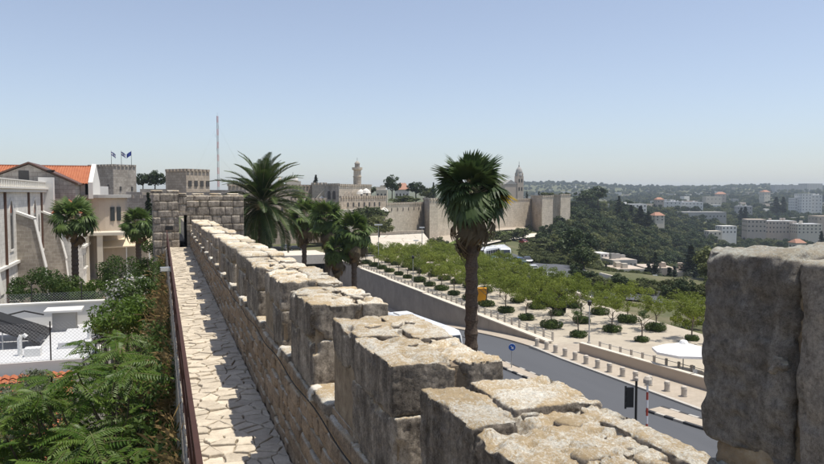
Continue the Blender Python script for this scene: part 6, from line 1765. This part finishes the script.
# traffic light, seen from behind
p = at(632.5, 398, 46)
tl_ = thing('traffic_light', 'black traffic light on a dark pole at the kerb, facing away', 'traffic light', (p.x + .28, p.y, -.1), -YAW)
zt = p.z + .1
MB().tube([(0, 0, 0), (0, 0, zt + 1.15)], .085, 8).build('pole', [M['dark_metal']], tl_)
h = MB(); h.box(-.62, -.16, -.02, .16, zt - .65, zt + .65); h.build('housing', [M['dark_metal']], tl_)
MB().lathe([(.12, 0), (.13, .18), (.03, .28)], 10, (0, 0, zt + 1.1)).build('pole_cap', [M['bollard']], tl_)
MB().box(-.74, -.62, .0, .03, zt - .75, zt + .75).build('backboard', [M['dark_metal']], tl_)
for k in range(3):
    o = MB().lathe([(.17, 0), (.18, .24), (.16, .24), (.15, .02)], 12).build('visor', [M['dark_metal']], tl_); o.location = (-.39, .15, zt + .42 - .42 * k); o.rotation_euler = (R(-90), 0, 0)
    o2 = MB().lathe([(.14, 0), (.12, .03), (.02, .05)], 12).build('lens', [M[('red_paint', 'orange', 'coach_teal')[k]]], o)
    MB().box(-.70, -.62, -.06, .08, zt + .36 - .42 * k, zt + .50 - .42 * k).build('hood', [M['dark_metal']], tl_)
p = at(647.5, 384, 45)
rp_ = thing('striped_pole', 'red and white striped pole with round cap on the pavement', 'pole', (p.x, p.y, -.1))
zt = p.z + .1
for k in range(8):
    z0_ = zt * k / 8
    MB().tube([(0, 0, z0_), (0, 0, zt * (k + 1) / 8)], .065, 8).build('band', [M['sign_white'] if k % 2 else M['red_paint']], rp_)
MB().lathe([(.16, zt), (.26, zt + .05), (.26, zt + .3), (.14, zt + .48), (.03, zt + .5)], 10).build('cap', [M['bollard']], rp_)
# orange kiosk cabinet
p = on(482, 303)
ok_ = thing('orange_cabinet', 'upright orange cabinet on the square behind the tall palm', 'cabinet', (p.x, p.y, 0), -.3)
MB().box(-.62, .62, -.45, .45, .1, 2.1).build('body', [M['orange']], ok_); MB().box(-.68, .68, -.5, .5, 2.1, 2.2).build('lid', [M['orange']], ok_)
MB().box(-.55, .55, -.4, .4, 0, .1).build('plinth', [M['dark_metal']], ok_); MB().box(-.5, .5, -.47, -.45, .3, 1.9).build('door', [M['orange']], ok_)
# lamp posts
def lamp(u, v, d, label, h, head='box', base=0.0):
    p = at(u, v, d); e = thing('lamp_post', label, 'lamp post', (p.x, p.y, base), -YAW)
    MB().tube([(0, 0, 0), (0, 0, .9), (0, 0, .92), (0, 0, h)], [.11, .11, .075, .055], 8).build('pole', [M['grey_metal']], e)
    MB().lathe([(.2, 0), (.2, .12), (.12, .16)], 10).build('foot', [M['kerb']], e)
    if head == 'box':
        a = MB().box(-.85, .85, -.22, .22, h, h + .22).build('lantern', [M['white_metal']], e); MB().box(-.75, .75, -.18, .18, h - .03, h).build('diffuser', [M['lamp_glass']], a)
    else:
        a = MB().lathe([(.06, h), (.2, h + .1), (.24, h + .45), (.3, h + .5), (.05, h + .65)], 10).build('lantern', [M['dark_metal']], e); MB().lathe([(.17, h + .12), (.2, h + .42)], 10).build('glass', [M['lamp_glass']], a)
lamp(378.5, 250, 150, 'tall lamp post with flat white head at the tunnel end of the square', 22 * .42, 'box')
p = on(589, 343); lamp(589, 343, 16 * 714 / 150., 'slim dark lamp post in front of the low wall', 4.0, 'lantern')
lamp(413, 283, 128, 'lamp post by the railing between plaza trees', 4.2, 'lantern')
for k, (u, vt, d, lab) in enumerate(((655, 276, 190, 'street lamp in front of the valley cypress'), (422, 228, 170, 'street lamp standing on the stone slope'), (416, 241, 165, 'short street lamp at the foot of the stone slope'), (601, 282, 150, 'street lamp on the terrace below the square'))):
    p = at(u, vt, d); e = thing('lamp_post', lab, 'lamp post', (p.x, p.y, gz(p.x, p.y)), -YAW); H2 = p.z - gz(p.x, p.y)
    MB().tube([(0, 0, 0), (0, 0, H2)], [.12, .07], 6).build('pole', [M['grey_metal']], e); MB().box(-.6, .6, -.25, .25, H2, H2 + .25).build('lantern', [M['white_metal']], e)

# ---------------------------------------------------------------- vehicles
def bus(label, loc, rz, paint, L=8.5, W=2.4, H=3.1, name='bus', band=None):
    e = thing(name, label, 'bus', loc, rz)
    # side outline from front (-Y) to back
    prof = [(-L / 2 + .05, .35), (-L / 2, .9), (-L / 2 + .06, 1.35), (-L / 2 + .55, H - .35), (-L / 2 + .95, H - .06), (-L / 2 + 1.8, H), (L / 2 - .6, H), (L / 2 - .12, H - .15), (L / 2, H - .6), (L / 2, .4)]
    n = len(prof); vs = []; fs = []
    for x, ins in ((-W / 2, .0), (-W / 2 + .04, .0), (W / 2 - .04, 0.), (W / 2, 0.)): pass
    secs = [(-W / 2, .10), (-W / 2 + .16, 0), (W / 2 - .16, 0), (W / 2, .10)]
    for x, ins in secs:
        for (y, z) in prof: vs.append((x, y * (1 - ins * .25), z - (ins * 1.6 if z > H - .5 else 0)))
    for s in range(3):
        for k in range(n): fs.append((s * n + k, s * n + (k + 1) % n, (s + 1) * n + (k + 1) % n, (s + 1) * n + k))
    fs += [tuple(range(n)), tuple(range(3 * n, 4 * n))[::-1]]
    b = link('body', mesh_of('body', vs, fs, [paint]), e)
    a0, a1 = Vector((0, -L / 2 + .06, 1.42)), Vector((0, -L / 2 + .54, H - .42)); nrm = Vector((0, -1, .28)).normalized() * .02
    w = [a0 + Vector((-W / 2 + .18, 0, 0)) + nrm, a0 + Vector((W / 2 - .18, 0, 0)) + nrm, a1 + Vector((W / 2 - .24, 0, 0)) + nrm, a1 + Vector((-W / 2 + .24, 0, 0)) + nrm]
    ws = link('windscreen', mesh_of('windscreen', w + [q - nrm * 2 for q in w], [(0, 1, 2, 3), (7, 6, 5, 4), (0, 4, 5, 1), (1, 5, 6, 2), (2, 6, 7, 3), (3, 7, 4, 0)], [M['glass_dark']]), e)
    for s in (-1, 1): MB().tube([w[0 if s < 0 else 1].lerp(w[1 if s < 0 else 0], .25) + nrm, w[3 if s < 0 else 2].lerp(w[1], .4) + nrm], .012, 4).build('wiper', [M['dark_metal']], ws)
    nw = int((L - 1.8) / 1.25)
    for s in (-1, 1):
        for k in range(nw):
            y0_ = -L / 2 + 1.2 + k * 1.25
            MB().box(s * (W / 2) - .015, s * (W / 2) + .015, y0_, y0_ + 1.12, 1.5, H - .6).build('window', [M['glass_dark']], e)
        if band: MB().box(s * (W / 2) - .012, s * (W / 2) + .012, -L / 2 + .3, L / 2 - .2, .7, 1.35).build('stripe', [band], e)
        MB().tube([(s * (W / 2), -L / 2 + .5, H - .6), (s * (W / 2 + .28), -L / 2 + .1, H - .7), (s * (W / 2 + .3), -L / 2 + .05, H - 1.15)], .04, 5).build('mirror', [M['dark_metal']], e)
        o = MB().box(s * .75 - .18, s * .75 + .18, -L / 2 - .015, -L / 2 + .1, .72, .95).build('headlight', [M['lamp_glass']], e)
        for y0_ in (-L / 2 + 1.9, L / 2 - 2.0):
            wh = MB().tube([(s * (W / 2 - .3), y0_, .46), (s * (W / 2 + .01), y0_, .46)], .46, 16).build('wheel', [M['black_rubber']], e); MB().tube([(s * (W / 2), y0_, .46), (s * (W / 2 + .025), y0_, .46)], .24, 12).build('rim', [M['grey_metal']], wh)
    for y0_ in (-L / 2 + 2.6, 0.8): MB().box(-.45, .45, y0_, y0_ + .8, H - .01, H + .09).build('roof_hatch', [M['white_metal']], e)
    MB().box(-.8, .8, L / 2 - 3.0, L / 2 - 1.4, H - .01, H + .16).build('roof_unit', [M['white_metal']], e)
    return e
bus('white coach coming up the road, half hidden by a merlon', (24.4, 66.4, -.05), R(6), M['car_paint_white'], 13.2, 2.5, 3.3, 'coach')
def car(label, loc, rz, paint, group=None, sc=1.0):
    e = thing('parked_car', label, 'car', loc, rz, group, sc)
    lo = [(-2.1, .3), (-2.15, .62), (-1.95, .82), (-1.05, .92), (1.55, .95), (2.05, .9), (2.12, .55), (2.05, .3)]
    up = [(-1.1, .9), (-.35, 1.40), (.3, 1.47), (1.1, 1.42), (1.75, .93)]
    m = MB()
    for x0, x1, pr_, ins in ((-.86, .86, lo, .06),):
        n = len(pr_); vs = [(x, y * (.985 if abs(x) > .8 else 1), z) for x in (x0, x0 + .12, x1 - .12, x1) for (y, z) in pr_]
        fs = []
        for s in range(3):
            for k in range(n): fs.append((s * n + k, s * n + (k + 1) % n, (s + 1) * n + (k + 1) % n, (s + 1) * n + k))
        fs += [tuple(range(n)), tuple(range(3 * n, 4 * n))[::-1]]; m.add(vs, fs)
    n = len(up); vs = [(x * (1 - .16 * (z - .9) / .55), y, z) for x in (-.80, .80) for (y, z) in up]
    fs = [(k, k + 1, n + k + 1, n + k) for k in range(n - 1)] + [tuple(range(n)), tuple(range(n, 2 * n))[::-1]]
    m.add(vs, fs)
    b = m.build('body', [paint], e)
    g = MB()
    def pane(name, q, off): 
        link(name, mesh_of(name, [Vector(v) + Vector(off) for v in q], [(0, 1, 2, 3)], [M['glass_dark']]), e)
    pane('windscreen', [(-.72, -1.0, .97), (.72, -1.0, .97), (.62, -.42, 1.36), (-.62, -.42, 1.36)], (0, -.015, .015)); pane('rear_window', [(-.7, 1.68, .98), (.7, 1.68, .98), (.62, 1.17, 1.37), (-.62, 1.17, 1.37)], (0, .015, .015))
    for s in (-1, 1):
        pane('side_window', [(s * .795, -.85, .98), (s * .795, .28, .98), (s * .70, .28, 1.38), (s * .71, -.3, 1.35)], (s * .012, 0, 0)); pane('side_window', [(s * .795, .34, .98), (s * .795, 1.45, .98), (s * .72, 1.05, 1.36), (s * .70, .34, 1.38)], (s * .012, 0, 0))
        MB().box(s * .6 - .16, s * .6 + .16, -2.16, -2.0, .62, .76).build('headlight', [M['lamp_glass']], e); MB().box(s * .66 - .12, s * .66 + .12, 2.02, 2.13, .66, .82).build('tail_light', [M['red_paint']], e)
        for y0_ in (-1.3, 1.3):
            wh = MB().tube([(s * .68, y0_, .31), (s * .875, y0_, .31)], .31, 14).build('wheel', [M['black_rubber']], e); MB().tube([(s * .87, y0_, .31), (s * .885, y0_, .31)], .19, 10).build('rim', [M['grey_metal']], wh)
    return e
p = on(83, 277, 4.03); car('silver car parked in the courtyard by the pillared porch', (p.x, p.y - 1, 4.03), R(176), M['car_paint_silver'])
CC = [(497, 265, 'white', 'white car queuing on the road past the square'), (506, 268, 'silver', 'silver car queuing on the road past the square'), (519, 265, 'blue', 'blue car on the road past the square'), (527, 264, 'dark', 'dark car on the road past the square'), (533, 274, 'white', 'white car parked along the far kerb of the square'), (541, 278, 'silver', 'silver car parked along the far kerb of the square'), (550, 282, 'white', 'another white car parked further along the far kerb'), (512, 271, 'white', 'white hatchback nearest the square on the far road'), (524, 246, 'red', 'small red car on the park path'), (560, 287, 'dark', 'dark car parked at the end of the kerb row')]
for k, (u, v, c, lab) in enumerate(CC):
    p = ground(u, v, 90); car(lab, (p.x, p.y, p.z + .27 if k != 8 else p.z + .72), R(-12 + 7 * (k % 3)), M['car_paint_' + c])
p = ground(489, 263, 120); bus('teal-fronted coach parked on the road past the square', (p.x, p.y, p.z + .3), R(-50), M['car_paint_white'], 11, 2.5, 3.4, 'coach', M['coach_teal'])
p = ground(503, 262, 120); bus('white coach with dark front parked beside the teal one', (p.x, p.y, p.z + .3), R(-20), M['car_paint_white'], 11, 2.5, 3.4, 'coach')
for k, (u, v, c, lab) in enumerate(((270, 251, 'dark', 'dark car beyond the date palm'), (279, 252, 'dark', 'dark car parked behind the tunnel bridge'), (287, 250, 'silver', 'silver car near the tunnel bridge parapet'), (296, 251, 'dark', 'black car past the end of the tunnel bridge'))):
    p = ground(u, v, 120); car(lab, (p.x, p.y, p.z + .05), R(60 + 10 * k), M['car_paint_' + c])

# ---------------------------------------------------------------- summer haze in the valley air
hz = MB().box(-5200, 5200, -600, 5200, -60, 95).build('haze', [])
t = NT('valley_haze')
pv_ = t.n('ShaderNodeVolumePrincipled')
pv_.inputs['Color'].default_value = (0.74, 0.84, 1.0, 1); pv_.inputs['Density'].default_value = 0.00013; pv_.inputs['Anisotropy'].default_value = 0.2
t.l(pv_.outputs[0], t.out.inputs['Volume'])
hz.data.materials.append(t.m)
tag(hz, 'pale summer haze over the valley', 'haze', kind='stuff')
